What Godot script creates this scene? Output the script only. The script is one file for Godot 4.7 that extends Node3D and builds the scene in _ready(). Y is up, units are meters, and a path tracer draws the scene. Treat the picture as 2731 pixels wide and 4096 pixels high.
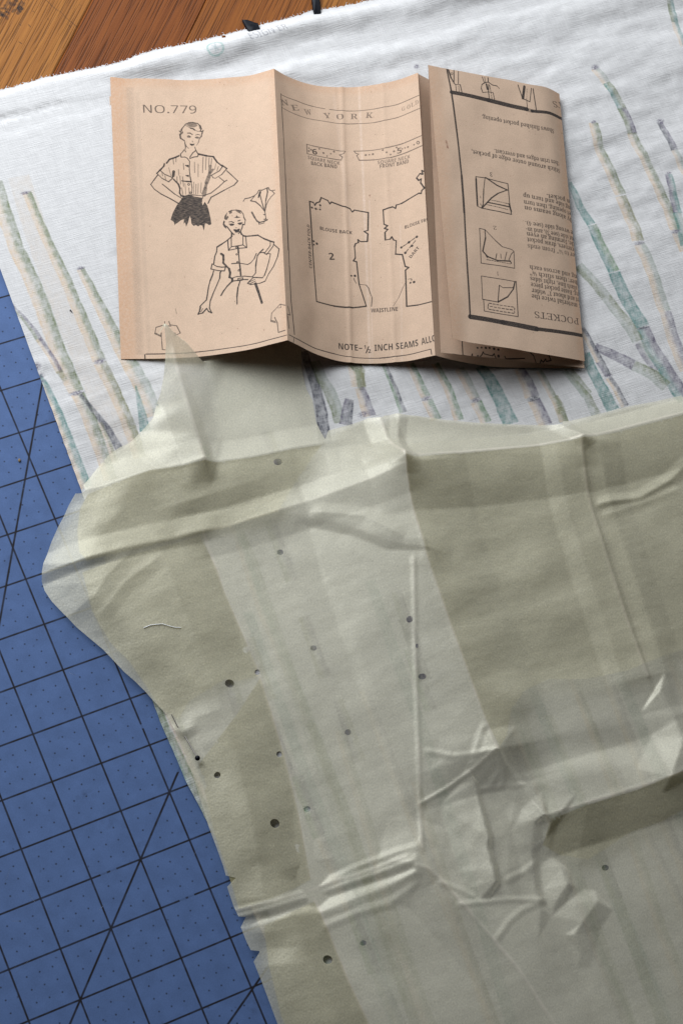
extends Node3D
# A sewing table seen from above: an oak floor, a blue cutting mat, white cotton printed with bamboo canes,
# a folded instruction sheet of peach paper and a creased tissue paper pattern piece. Metres, y up, x to the right, z towards the viewer.

# the camera, as measured from the one inch squares of the cutting mat
const EYE := Vector3(-0.218356, 0.980212, 0.404616)
const RIGHT := Vector3(0.979421, 0.189435, 0.069638)
const ABOVE := Vector3(-0.007748, 0.380069, -0.924926)
const BACK := Vector3(-0.20168, 0.905352, 0.373715)
const FOCAL := 8300.0

func _ready():
	var cam := Camera3D.new()
	cam.name = "camera"
	cam.transform = Transform3D(Basis(RIGHT, ABOVE, BACK).orthonormalized(), EYE)
	cam.fov = 27.744
	cam.near = 0.05
	cam.far = 20.0
	add_child(cam)
	cam.current = true
	var env := Environment.new()
	env.background_mode = Environment.BG_COLOR
	env.background_color = Color(0.50, 0.49, 0.48)
	env.background_energy_multiplier = FILL
	env.tonemap_mode = Environment.TONE_MAPPER_LINEAR
	env.tonemap_exposure = 1.0
	env.sdfgi_enabled = true
	env.ssao_enabled = true
	env.ssil_enabled = true
	var around := WorldEnvironment.new()
	around.name = "environment"
	around.environment = env
	add_child(around)
	# daylight from a tall window to the left of the table and a lower, wide one beyond it
	daylight("left_window_light", Vector3(-0.53, 0.56, -0.56), Vector2(0.80, 0.75), LEFT)
	daylight("far_window_light", Vector3(0.30, 0.38, -0.72), Vector2(1.30, 0.55), FAR)

	build_materials()
	build_floor()
	build_cutting_mat()
	build_fabric()
	build_instruction_sheet()
	build_tissue()
	build_small_things()


const FILL := 0.06
const LEFT := 1.55
const FAR := 0.40


func daylight(called: String, from: Vector3, size: Vector2, energy: float) -> void:
	var l := AreaLight3D.new()
	l.name = called
	l.area_size = size
	l.light_color = Color(0.95, 0.97, 1.0)
	l.light_energy = energy
	l.area_range = 6.0
	l.shadow_enabled = true
	add_child(l)
	l.position = from
	l.look_at(Vector3(0.0, 0.0, -0.04), Vector3.UP)
const INK_LEFT := """
L 5.4 91 292,272 297,278 301,263 311,250 321,235 335,228 354,226 373,231 385,244 389,261 384,273 391,277
L 7.8 73 396,270 391,285 388,300 379,311
L 7.8 85 304,281 294,290 296,309 305,316 311,321
L 5.0 73 307,254 302,270 307,278
F 0.0 67 323,236 344,227 368,229 373,244 360,252 340,252 331,244
F 0.0 73 378,239 388,247 389,262 380,261
L 5.0 91 328,282 339,282 348,290
L 5.0 91 363,293 373,290 381,294
L 5.0 85 326,298 333,296 340,302
L 7.8 73 329,302 336,303
L 5.0 85 361,306 368,303 375,305
L 7.8 73 365,308 372,309
L 7.8 91 343,257 353,259 360,267
L 4.2 61 321,242 340,255 359,264 372,274 393,275
L 4.2 73 313,319 314,336 321,352 329,362
L 4.2 67 378,315 373,334 365,347
L 4.2 61 347,324 349,329
F 0.0 98 335,336 346,339 357,337 353,347 343,349 336,343
L 5.0 91 314,328 316,356 313,371 316,380
L 5.0 91 357,356 360,372
L 5.0 91 308,369 305,376 292,392 295,407 311,406 321,412 331,429
L 5.0 91 360,374 346,386 334,406 333,414 350,407 366,406 371,396 361,374
L 7.8 98 285,400 269,409 243,420 230,440
L 7.8 98 220,444 217,456 205,471 198,479 185,494
L 8.7 98 372,393 406,404 435,411 450,442 473,469
L 7.8 97 471,462 491,483
L 5.0 91 201,479 220,498 252,513
L 5.0 91 186,494 207,518 235,535 252,517 259,486
L 5.0 91 473,469 458,490 421,509
L 5.0 91 491,483 467,511 440,526 430,523 425,512
L 5.4 97 189,502 171,529 157,551 172,574 200,597 241,622 273,645
L 5.4 97 207,547 224,563 258,597 293,623
L 5.4 97 490,494 512,521 537,553 520,572 476,593 416,623 402,652
L 5.0 91 456,524 478,549 489,543
L 5.0 91 478,549 451,574 417,601 384,611
L 8.7 97 257,522 277,547 283,569 280,592 287,607 297,609
L 16.9 67 420,458 416,493 411,515 400,545 393,575 387,609
L 11.6 97 259,482 256,505
L 11.6 73 430,479 415,500
L 11.6 73 400,545 380,601
L 5.4 91 331,429 328,472 330,510 333,533
L 7.8 98 293,530 313,533 333,535
L 5.0 85 333,535 336,567 333,596
L 7.8 97 314,450 319,453 323,451
L 5.0 85 322,451 324,458
L 7.8 97 313,502 318,505 322,502
L 5.0 85 321,503 323,509
L 4.2 85 326,549 325,552 322,554 319,552 317,548 319,545 322,543 325,545 326,549
L 4.2 85 332,593 331,597 328,598 325,596 324,593 325,589 328,588 331,589 332,593
L 3.9 67 259,417 260,444
L 3.9 67 272,411 271,432
L 3.9 67 391,410 385,490
L 3.9 67 404,411 399,476
L 3.9 67 417,415 413,462
L 3.9 67 428,420 423,462
L 3.9 67 445,449 438,480
L 3.9 67 455,466 448,488
L 3.9 67 272,509 272,539
L 3.9 67 285,505 287,547
L 3.9 67 297,509 299,558
L 3.9 67 291,566 294,600
L 3.9 67 306,543 307,600
L 3.9 67 322,567 322,597
L 3.9 67 345,537 342,598
L 3.9 67 354,549 351,599
L 3.9 67 364,546 360,599
L 3.9 67 377,543 372,596
L 3.9 67 280,471 281,501
L 3.9 67 352,434 351,488
L 3.9 67 368,443 365,511
L 3.9 67 303,440 304,471
L 3.9 67 220,505 223,524
L 3.9 67 208,487 210,505
L 3.9 67 238,463 246,505
L 5.0 91 293,609 333,603 358,607 381,612 380,624
F 0.0 97 297,608 322,600 344,612 379,622 376,648 378,661 388,643 398,663 403,683 410,729 412,759 402,762 394,754 385,752 378,788 373,763 363,758 355,764 344,756 335,760 326,748 324,722 320,709 312,740 302,762 299,740 292,746 294,724 284,727 274,734 267,741 259,746 253,753 249,736 236,726 247,691 265,655 283,629
L 5.0 91 557,661 565,649 587,648 606,643 622,634 630,620 646,624 669,619 675,620 680,634 690,641 702,659 687,669 672,685 662,705 654,735
L 4.2 91 693,641 704,642
L 7.0 91 669,624 670,642 660,682 654,733
L 9.7 97 636,631 631,646 627,655
L 5.0 91 635,649 641,681 652,735
L 5.4 91 609,644 590,664 613,675 633,700 652,735
L 5.0 91 653,735 655,755 657,777
L 7.8 91 593,725 605,756 614,775 625,785 646,786 662,782
L 5.0 91 623,784 624,794 648,794
L 5.0 91 646,749 651,754 654,751
L 5.0 91 646,774 652,777 655,773
L 5.0 98 491,705 504,700 524,701 544,709 554,727 556,745 562,760 557,783 551,779
F 0.0 91 485,705 471,724 469,740 479,746 489,734 486,725 479,730 482,715
F 0.0 98 466,746 461,765 467,781 477,790 477,776 469,764 472,750
F 0.0 85 491,708 504,702 505,713 494,718
F 0.0 85 519,703 542,709 545,725 530,715
F 0.0 97 510,737 521,736 524,727 528,735 543,742 526,743
L 5.0 98 489,757 501,757 510,764
L 5.0 98 529,758 538,756
L 5.0 98 490,768 501,769 510,773
L 9.7 97 497,773 505,774
L 5.0 98 529,771 539,770 547,771
L 9.7 97 535,774 541,774
L 5.0 98 479,778 490,798 500,815 509,825
L 5.0 98 549,779 546,796 537,813 529,822
L 4.2 61 517,791 522,792
L 7.8 98 511,801 521,805 532,802 528,812 518,812 511,801
L 7.8 98 499,814 498,832 477,849 454,863 433,875
L 7.8 98 537,813 542,828 551,838 562,842 590,845 615,848 642,873 671,895 688,905
L 5.4 98 480,849 481,900 523,897 562,900 560,842
L 5.4 98 496,834 494,884 546,883 548,835
L 5.0 98 481,900 494,884
L 5.0 98 546,883 562,900
L 7.0 98 432,874 429,900 420,921 414,958
L 5.4 98 407,957 427,973 449,980 465,981 458,1000 431,994 401,982 407,957
L 6.4 98 412,992 407,1011 395,1039 386,1071 380,1106 375,1131 362,1143 346,1159 341,1186 336,1197 355,1193 374,1173 382,1188 395,1196 386,1172 391,1139 406,1101 423,1064 437,1032 440,1004 445,998
L 4.2 98 350,1162 344,1186
L 4.2 98 357,1171 348,1188
L 9.7 98 448,912 457,921 457,944 455,959 467,977 479,993 483,1014 479,1035 491,1044 490,1057
L 6.6 98 636,926 620,938 609,950 603,974 598,1001 596,1036 581,1050
L 5.0 98 604,939 593,963 576,980 561,986
L 5.0 98 671,895 670,917 644,945 620,938
L 5.0 98 688,905 683,924 652,957 640,947
L 5.4 98 688,918 710,946 702,981 681,1024 655,1057 638,1087 613,1091 593,1088 572,1087 558,1078 570,1067 584,1055 602,1059 626,1067
L 5.4 98 652,952 669,959 661,990 648,1030 636,1058 626,1067
L 7.4 98 523,885 524,920 526,972 528,1001 529,1033
L 5.4 98 492,970 513,971 528,973 558,984
L 3.7 97 520,892 519,894 516,895 514,893 513,890 514,888 517,887 519,889 520,892
L 3.7 97 519,928 518,930 516,931 513,929 512,926 513,924 516,923 518,925 519,928
L 3.7 97 521,967 520,969 518,970 515,969 514,966 515,963 518,962 520,964 521,967
L 3.7 97 525,1009 523,1011 521,1012 518,1011 518,1008 519,1005 521,1004 524,1006 525,1009
L 5.4 98 489,1041 510,1037 545,1040 581,1051
L 5.4 98 491,1056 514,1056 537,1055 560,1060
L 4.2 98 516,1047 538,1047 535,1059 516,1058 516,1047
L 7.8 98 490,1056 467,1077 451,1097 439,1117
L 6.6 98 525,1060 514,1092 508,1134 507,1170
L 11.6 98 593,1087 604,1129 618,1189
L 4.2 98 563,1074 591,1066
L 4.2 98 568,1082 593,1075
L 4.4 85 183,1242 154,1251 148,1281 172,1294 176,1278
L 4.4 85 192,1224 192,1233
L 4.4 85 210,1224 214,1240 242,1246 256,1281 233,1292
L 4.4 85 175,1278 176,1320 177,1357 189,1359
L 4.4 85 149,1277 169,1288
L 4.4 85 184,1243 217,1246
L 4.4 85 234,1280 234,1292
L 3.4 48 240,1164 244,1188
L 4.4 85 702,1218 688,1230 661,1251 656,1290 678,1302
L 3.4 85 702,1218 706,1235 691,1234
L 4.4 85 704,1219 727,1231
L 4.4 85 674,1275 685,1304 688,1352 719,1350
L 4.4 85 656,1285 676,1295
L 5.0 98 102,1399 102,1380
L 5.0 98 107,1377 236,1378 345,1377 456,1376 598,1377 724,1375
T 42 81 138,181 372,178 s NO.779
N 24 22 84,50 82,631 81,1380
N 13 14 115,76 114,630 120,1381
S 5 65 146,758
S 5 65 621,1323
S 3 65 480,24
S 4 65 285,1012
Y 120 34 0,-10 0,1410
Y 70 22 -10,0 738,0
Y 40 16 728,-10 728,1410
"""
const INK_MIDDLE := """
L 4.4 85 13,1230 25,1269 7,1272
L 4.4 85 8,1279 14,1338
W 9 30 440,8 445,594 445,1393
W 5 22 469,596 456,1393
W 7 16 600,740 579,1393
W 12 12 320,-1 378,722
S 7 65 471,570
S 4 65 66,564
S 3 65 505,987
Y 60 22 -10,0 738,0
L 5.0 91 38,119 41,314 40,550 34,943
L 5.0 98 37,715 36,1022 35,1194 46,1356
L 4.2 73 38,123 131,116 221,118 281,121
L 4.2 73 302,122 405,126 507,127 611,125 722,117
L 4.2 73 41,193 127,193 246,190 352,194 428,194 504,197 608,193 724,184
T 29 67 42,180 88,160 b N
T 29 67 106,180 148,164 b E
T 29 67 180,174 217,165 b W
T 29 67 275,174 309,169 b Y
T 29 67 334,172 367,170 b O
T 29 67 397,169 430,170 b R
T 29 67 465,167 497,172 b K
T 21 54 635,167 651,167 b G
T 21 54 660,166 676,167 b O
T 21 54 680,163 697,164 b L
T 21 54 700,159 717,160 b D
L 5.0 73 181,335 212,336 295,337 368,341 360,354 341,361 354,372 348,388 294,386 182,384 181,335
T 28 94 211,381 235,378 B 6
L 9.7 73 192,353 192,353
L 9.7 73 191,368 191,368
L 9.7 73 203,359 203,359
L 9.7 73 245,345 245,345
L 9.7 73 265,363 265,363
L 9.7 73 282,376 282,376
L 9.7 73 300,361 300,361
L 9.7 73 316,347 316,347
T 18 74 185,411 341,414 B SQUARE NECK
T 19 87 201,438 328,435 B BACK BAND
L 5.0 73 408,336 474,339 550,339 628,335 722,324
L 5.0 73 724,375 652,385 573,392 497,391 430,386 420,361 429,353 416,348 408,336
T 28 81 601,379 623,380 B 5
L 9.7 73 460,361 460,361
L 9.7 73 476,361 476,361
L 9.7 73 492,360 492,360
L 9.7 73 537,347 537,347
L 9.7 73 553,363 553,363
L 9.7 73 571,377 571,377
L 9.7 73 587,364 587,364
L 9.7 73 600,347 600,347
L 9.7 73 627,361 627,361
L 9.7 73 640,360 640,360
L 9.7 73 654,360 654,360
L 9.7 73 684,358 684,358
L 4.2 73 711,356 708,360 704,361 699,357 697,352 700,347 704,347 709,351 711,356
T 18 67 511,416 662,419 B SQUARE NECK
T 19 81 520,438 654,441 B FRONT BAND
L 6.6 98 183,636 204,635 211,648 219,634 237,623 246,599 278,608 287,624 296,613 380,635 391,652 401,642 462,656 457,747 440,752 456,766 452,804 422,805 411,795 412,810 399,816 394,831 396,888 387,903 401,907 409,1016 437,1121
L 7.8 98 437,1123 377,1134 288,1139 199,1140
L 7.4 98 183,636 190,862 199,1140
L 11.6 98 195,665 195,665
L 11.6 98 216,665 216,665
L 11.6 98 238,663 238,663
L 11.6 98 239,641 239,641
L 11.6 98 198,835 198,835
L 11.6 98 215,842 215,842
L 11.6 98 199,852 199,852
L 11.6 98 376,977 376,977
L 11.6 98 392,976 392,976
L 4.2 98 205,665 205,665
L 4.2 98 227,664 227,664
L 4.2 98 239,652 239,652
T 17 97 234,766 387,768 B BLOUSE BACK
T 34 97 277,909 302,905 B 2
T 16 97 182,980 178,761 B CENTER-BACK FOLD
L 3.7 85 396,1012 389,998 387,989
L 3.7 91 413,1017 440,1020 450,1035 457,1063 464,1082 460,1124
L 3.4 67 552,1133 578,1093 597,1049 613,1022
L 3.4 73 622,1013 633,1013 640,1021
L 3.4 61 635,1024 640,1021 638,1013
T 19 97 457,1153 571,1158 B WAISTLINE
L 6.6 98 728,492 726,509 714,498 717,518 704,511 687,528 697,543 709,539 705,557 721,589 708,597 705,611 694,606 643,621 611,632 587,635 583,651 570,641 528,649 529,722 544,733 530,744 544,752 531,765 531,803 552,803 560,791 567,807 579,813 573,879 603,886 613,947 629,956 613,966 610,1142 661,1147 727,1145
L 11.6 98 673,817 673,817
L 11.6 98 636,833 636,833
L 11.6 98 600,850 600,850
L 11.6 98 649,854 649,854
L 11.6 98 617,880 617,880
L 11.6 98 632,1033 632,1033
L 11.6 98 649,1033 649,1033
L 4.4 97 671,817 666,820
L 4.4 97 662,821 656,824
L 4.4 97 653,825 647,828
L 4.4 97 644,829 638,832
L 4.4 97 635,833 629,836
L 4.4 97 626,838 620,840
L 4.4 97 617,842 611,844
L 4.4 97 608,846 602,849
L 4.4 97 666,834 655,844
L 4.4 97 648,850 638,860
L 4.4 97 631,866 621,876
T 15 97 642,914 684,874 B DART
T 16 97 621,762 733,753 B BLOUSE FRO
T 29 97 308,1342 414,1339 B NOTE–
T 18 97 421,1330 429,1330 B 1
L 5.0 98 430,1349 441,1320
T 18 97 439,1350 451,1349 B 2
T 30 97 466,1341 543,1340 B INCH
T 30 97 557,1340 654,1338 B SEAMS
T 30 97 669,1338 732,1334 B ALLO
L 4.7 98 12,1370 55,1372 186,1373 287,1370 391,1374 487,1375 582,1372 707,1367
L 4.4 97 43,1372 37,1398
L 4.4 98 707,1367 709,1390
"""
const INK_LOWER := """

"""
const INK_INNER := """
L 5.0 98 103,1334 103,1397 142,1402 148,1389 150,1400
L 5.0 98 179,1402 195,1387 200,1376 206,1384 243,1389 252,1380 256,1392 263,1402
L 5.0 98 302,1386 307,1396 398,1383
L 5.0 98 429,1354 442,1365 453,1402 471,1398 477,1383 486,1391 499,1377 501,1387 523,1381 514,1356
L 11.6 98 174,1395 174,1395
L 11.6 98 272,1388 272,1388
L 11.6 98 175,1359 175,1359
L 11.6 98 194,1356 194,1356
L 11.6 98 214,1356 214,1356
L 11.6 98 232,1355 232,1355
L 11.6 98 253,1357 253,1357
L 11.6 98 273,1359 273,1359
L 5.0 85 55,1398 295,1405 481,1404
"""
const INK_FLAP := """
S 7 65 57,393 62,428
S 3 65 -28,1034
Y 90 22 0,-10 0,1410
Y 60 25 690,-10 690,1410
L 9.7 98 93,2 104,101 108,167 116,350 121,560
L 9.7 98 121,560 116,753
L 9.7 98 117,753 108,1007 100,1281
L 21.6 98 107,125 289,129 480,141
L 21.6 98 507,146 693,137
L 20.6 54 480,143 507,146
L 7.8 98 101,7 110,46 122,70
L 4.7 98 128,3 123,66
L 4.7 98 150,6 144,72
L 4.7 98 122,72 128,79 153,76 158,118
L 4.7 98 130,82 131,118
L 3.7 97 143,85 144,90
L 3.7 97 144,94 144,99
L 3.7 97 144,103 145,108
L 3.7 97 145,112 145,117
L 3.4 73 121,21 119,25 116,28 112,27 111,23 113,19 117,17 120,18 121,21
L 4.7 98 268,11 276,39
L 3.7 98 280,10 282,34
L 4.7 98 297,10 296,32
L 4.7 98 350,54 339,43 317,43 297,31 280,38 263,51 258,73 264,94 293,85 317,84 321,124
L 9.7 98 286,45 289,71
L 4.7 98 298,42 293,84 295,128
L 3.7 97 302,48 303,55
L 3.7 97 303,60 304,68
L 3.7 97 305,73 305,80
L 3.7 97 306,85 306,93
L 3.7 97 307,98 307,105
L 3.7 97 308,110 308,118
L 4.7 98 447,17 464,85
L 11.6 98 479,19 466,85
L 4.7 98 466,86 500,97 514,21
L 3.7 98 484,95 485,135
L 4.7 98 523,22 530,136
L 3.4 61 491,28 490,36
L 3.4 61 490,41 489,49
L 3.4 61 488,54 487,62
L 3.4 61 487,67 486,75
L 3.4 61 485,80 484,88
T 32 97 705,42 629,64 r TS
T 23 97 622,223 249,215 b Shows finished pocket opening.
T 22 97 700,213 678,218 b 5.
T 23 97 640,391 297,388 b then trim edges and overcast.
T 23 97 641,429 182,412 b Stitch around outer edge of pocket,
T 22 97 276,515 264,515 b 3
L 5.0 98 192,552 236,550 350,559 351,585 351,660 355,717 203,713 185,707 192,552
L 9.7 98 192,563 186,702
L 5.0 98 237,549 226,609 216,691 206,711
L 6.6 98 241,548 295,577 345,592 297,618 261,649 211,709
L 8.7 98 237,676 349,679
L 9.7 98 349,666 355,700
L 3.7 97 231,689 237,689
L 3.7 97 241,689 248,690
L 3.7 97 252,690 258,690
L 3.7 97 262,691 268,691
L 3.7 97 272,691 278,692
L 3.7 97 282,692 288,692
L 3.7 97 292,692 298,693
L 3.7 97 302,693 308,694
L 3.7 97 312,694 318,694
L 3.7 97 322,694 328,695
L 3.7 97 332,695 339,695
L 3.7 97 251,660 257,661
L 3.7 97 262,661 269,661
L 3.7 97 273,661 280,661
L 3.7 97 284,661 291,662
L 3.7 97 295,662 302,662
L 3.7 97 306,662 313,662
L 3.7 97 318,663 324,663
L 3.7 97 329,663 336,663
L 3.7 97 340,663 347,663
L 3.4 98 206,650 206,661
L 3.4 98 202,691 204,699
L 4.7 98 186,820 179,995 346,992 350,907 340,899 292,894 261,869 213,822 186,820
L 6.6 98 212,823 212,863 192,934 215,957 263,969 327,960 331,970
L 4.7 98 350,907 335,923 320,955
L 4.7 98 261,935 254,961
L 4.7 98 281,933 281,955
L 4.7 98 313,917 299,960
L 3.4 97 209,973 217,973
L 3.4 97 221,973 229,973
L 3.4 97 234,973 241,973
L 3.4 97 246,974 253,974
L 3.4 97 258,974 265,974
L 3.4 97 270,974 278,974
L 3.4 97 283,974 290,974
L 3.4 97 295,974 302,974
L 3.4 97 307,974 315,974
L 3.4 97 320,974 327,974
L 5.0 98 206,954 214,964
L 4.7 98 175,1060 170,1176 247,1176 261,1091 279,1100 330,1092 342,1059 175,1059
L 6.6 98 342,1059 330,1099 298,1142 247,1176
L 4.7 98 175,1177 173,1234 341,1234 348,1057
L 4.7 97 202,1190 213,1190
L 4.7 97 220,1190 231,1190
L 4.7 97 238,1190 249,1190
L 4.7 97 256,1190 267,1190
L 4.7 97 275,1190 286,1190
L 4.7 97 293,1190 304,1190
L 4.7 97 311,1190 322,1190
L 4.7 97 327,1194 326,1203
L 4.7 97 325,1209 325,1217
L 4.7 97 321,1221 310,1221
L 4.7 97 302,1221 291,1221
L 4.7 97 283,1221 272,1221
L 4.7 97 264,1221 253,1221
L 4.7 97 245,1221 234,1221
L 4.7 97 227,1221 215,1221
L 4.7 97 208,1221 197,1220
L 4.7 97 192,1218 194,1209
L 4.7 97 195,1204 197,1195
L 4.7 97 205,1205 217,1205
L 4.7 97 225,1205 236,1205
L 4.7 97 244,1205 256,1205
L 4.7 97 264,1205 276,1205
L 4.7 97 283,1205 295,1205
L 4.7 97 303,1205 315,1205
T 19 97 271,794 255,795 r 2
T 19 97 263,1025 253,1025 r 1
L 23.4 98 101,1273 263,1275 433,1279 693,1273
T 32 97 675,1190 428,1193 r POCKETS
T 23 97 695,1115 421,1109 b t material twice the
T 23 97 693,1084 424,1081 b et and about 1" wider
T 23 97 693,1055 422,1052 b ng. Baste pocket piece
T 23 97 685,1025 422,1022 b slash line, right sides
T 23 94 690,995 423,993 b her; then stitch ⅛"
T 23 94 690,965 424,963 b ng and across each
T 23 81 689,855 423,857 b er to ¼" from ends
T 23 97 687,826 424,824 b corners, draw pocket
T 23 97 693,797 424,796 b de, forming an even
T 23 97 691,768 423,771 b ht side (see 3), and in-
T 23 97 690,737 423,739 b e wrong side (see 4).
T 23 97 690,670 425,660 b ly along seams on
T 23 97 689,639 424,631 b et opening, then turn
T 23 97 691,608 425,597 b ng side and turn up
T 23 97 689,574 547,579 b n pocket.
"""
const LEFT_BOTTOM := [-1125, 15, -854, -1050, 21, -854, -975, 27, -854, -900, 32, -854, -825, 41, -854, -751, 54, -854, -679, 73, -854, -608, 98, -854, -538, 126, -854, -470, 157, -854, -405, 195, -854, -343, 237, -854, -281, 280, -854]
const LEFT_TOP := [-1132, 15, -2607, -1055, 16, -2607, -977, 17, -2607, -900, 18, -2607, -822, 19, -2607, -745, 21, -2607, -668, 28, -2607, -591, 38, -2607, -515, 54, -2607, -440, 72, -2607, -367, 97, -2607, -299, 134, -2607, -233, 175, -2607]
const MIDDLE_BOTTOM := [-281, 280, -854, -221, 230, -854, -164, 179, -854, -105, 129, -854, -39, 90, -854, 31, 58, -854, 106, 40, -854, 183, 33, -854, 260, 37, -854, 336, 50, -854, 410, 71, -854, 477, 108, -854, 545, 145, -854]
const MIDDLE_TOP := [-233, 175, -2607, -173, 129, -2607, -109, 89, -2607, -41, 56, -2607, 31, 34, -2607, 106, 26, -2607, 182, 25, -2607, 257, 32, -2607, 330, 52, -2607, 400, 80, -2607, 467, 115, -2607, 528, 160, -2607, 586, 208, -2607]
const LOWER_BOTTOM := [545, 145, -854, 647, 97, -854, 753, 62, -854, 861, 33, -854, 972, 18, -854, 1084, 21, -854, 1195, 23, -854, 1307, 26, -854, 1419, 30, -854]
const LOWER_TOP := [586, 200, -2607, 682, 137, -2607, 783, 83, -2607, 890, 43, -2607, 1002, 22, -2607, 1117, 25, -2607, 1231, 25, -2607, 1346, 26, -2607, 1460, 30, -2607]
const INNER_BOTTOM := [568, 178, -854, 708, 153, -854, 848, 127, -856, 989, 100, -857, 1129, 78, -856, 1271, 60, -854, 1412, 42, -851]
const INNER_TOP := [632, 272, -2617, 770, 231, -2624, 909, 191, -2631, 1048, 153, -2638, 1188, 116, -2644, 1327, 80, -2641, 1467, 45, -2624]
const FLAP_BOTTOM := [602, 310, -871, 704, 279, -868, 807, 253, -867, 911, 227, -867, 1015, 200, -867, 1117, 170, -868, 1218, 137, -871, 1319, 102, -875, 1415, 56, -885]
const FLAP_TOP := [626, 288, -2607, 733, 263, -2607, 840, 239, -2608, 948, 215, -2608, 1055, 192, -2607, 1163, 169, -2607, 1271, 150, -2606, 1375, 116, -2616, 1466, 56, -2617]

# ---------------------------------------------------------------- places

func lay(px: float, py: float, h := 0.0) -> Vector3:   # the place at height h that was measured at (px, py) on the photograph
	var d := RIGHT * ((px - 1365.5) / FOCAL) - ABOVE * ((py - 2048.0) / FOCAL) - BACK
	return EYE + d * ((h - EYE.y) / d.y)


func places(text: String, h := 0.0) -> PackedVector2Array:   # "x,y x,y ..." as places on the table (x, z); "x,y,h" gives a height in mm
	var out := PackedVector2Array()
	for t in text.split(" ", false):
		var n: PackedFloat64Array = t.split_floats(",")
		var p := lay(n[0], n[1], n[2] * 0.001 if n.size() > 2 else h)
		out.append(Vector2(p.x, p.z))
	return out


func numbered(called: String, parent: Node) -> String:
	if not parent.has_node(called):
		return called
	var k := 1
	while parent.has_node("%s_%03d" % [called, k]):
		k += 1
	return "%s_%03d" % [called, k]


func thing(called: String, label: String, category: String, at := Vector3.ZERO, group := "") -> Node3D:
	var o := Node3D.new()
	o.name = numbered(called, self)
	add_child(o, true)
	o.position = at
	tag(o, label, category, group)
	return o


func tag(o: Node3D, label: String, category: String, group := "", kind := "") -> void:
	if label:
		o.set_meta("label", label)
	if category:
		o.set_meta("category", category)
	if group:
		o.set_meta("group", group)
	if kind:
		o.set_meta("kind", kind)


func obj(called: String, mesh: Mesh, m: Material, parent: Node = self) -> MeshInstance3D:
	var o := MeshInstance3D.new()
	o.name = numbered(called, parent)
	o.mesh = mesh
	o.material_override = m
	o.cast_shadow = GeometryInstance3D.SHADOW_CASTING_SETTING_DOUBLE_SIDED
	parent.add_child(o, true)
	return o


func fast_noise(sd: int, freq: float, octaves := 3) -> FastNoiseLite:
	var n := FastNoiseLite.new()
	n.seed = sd
	n.noise_type = FastNoiseLite.TYPE_SIMPLEX_SMOOTH
	n.frequency = freq
	n.fractal_octaves = octaves
	return n


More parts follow.
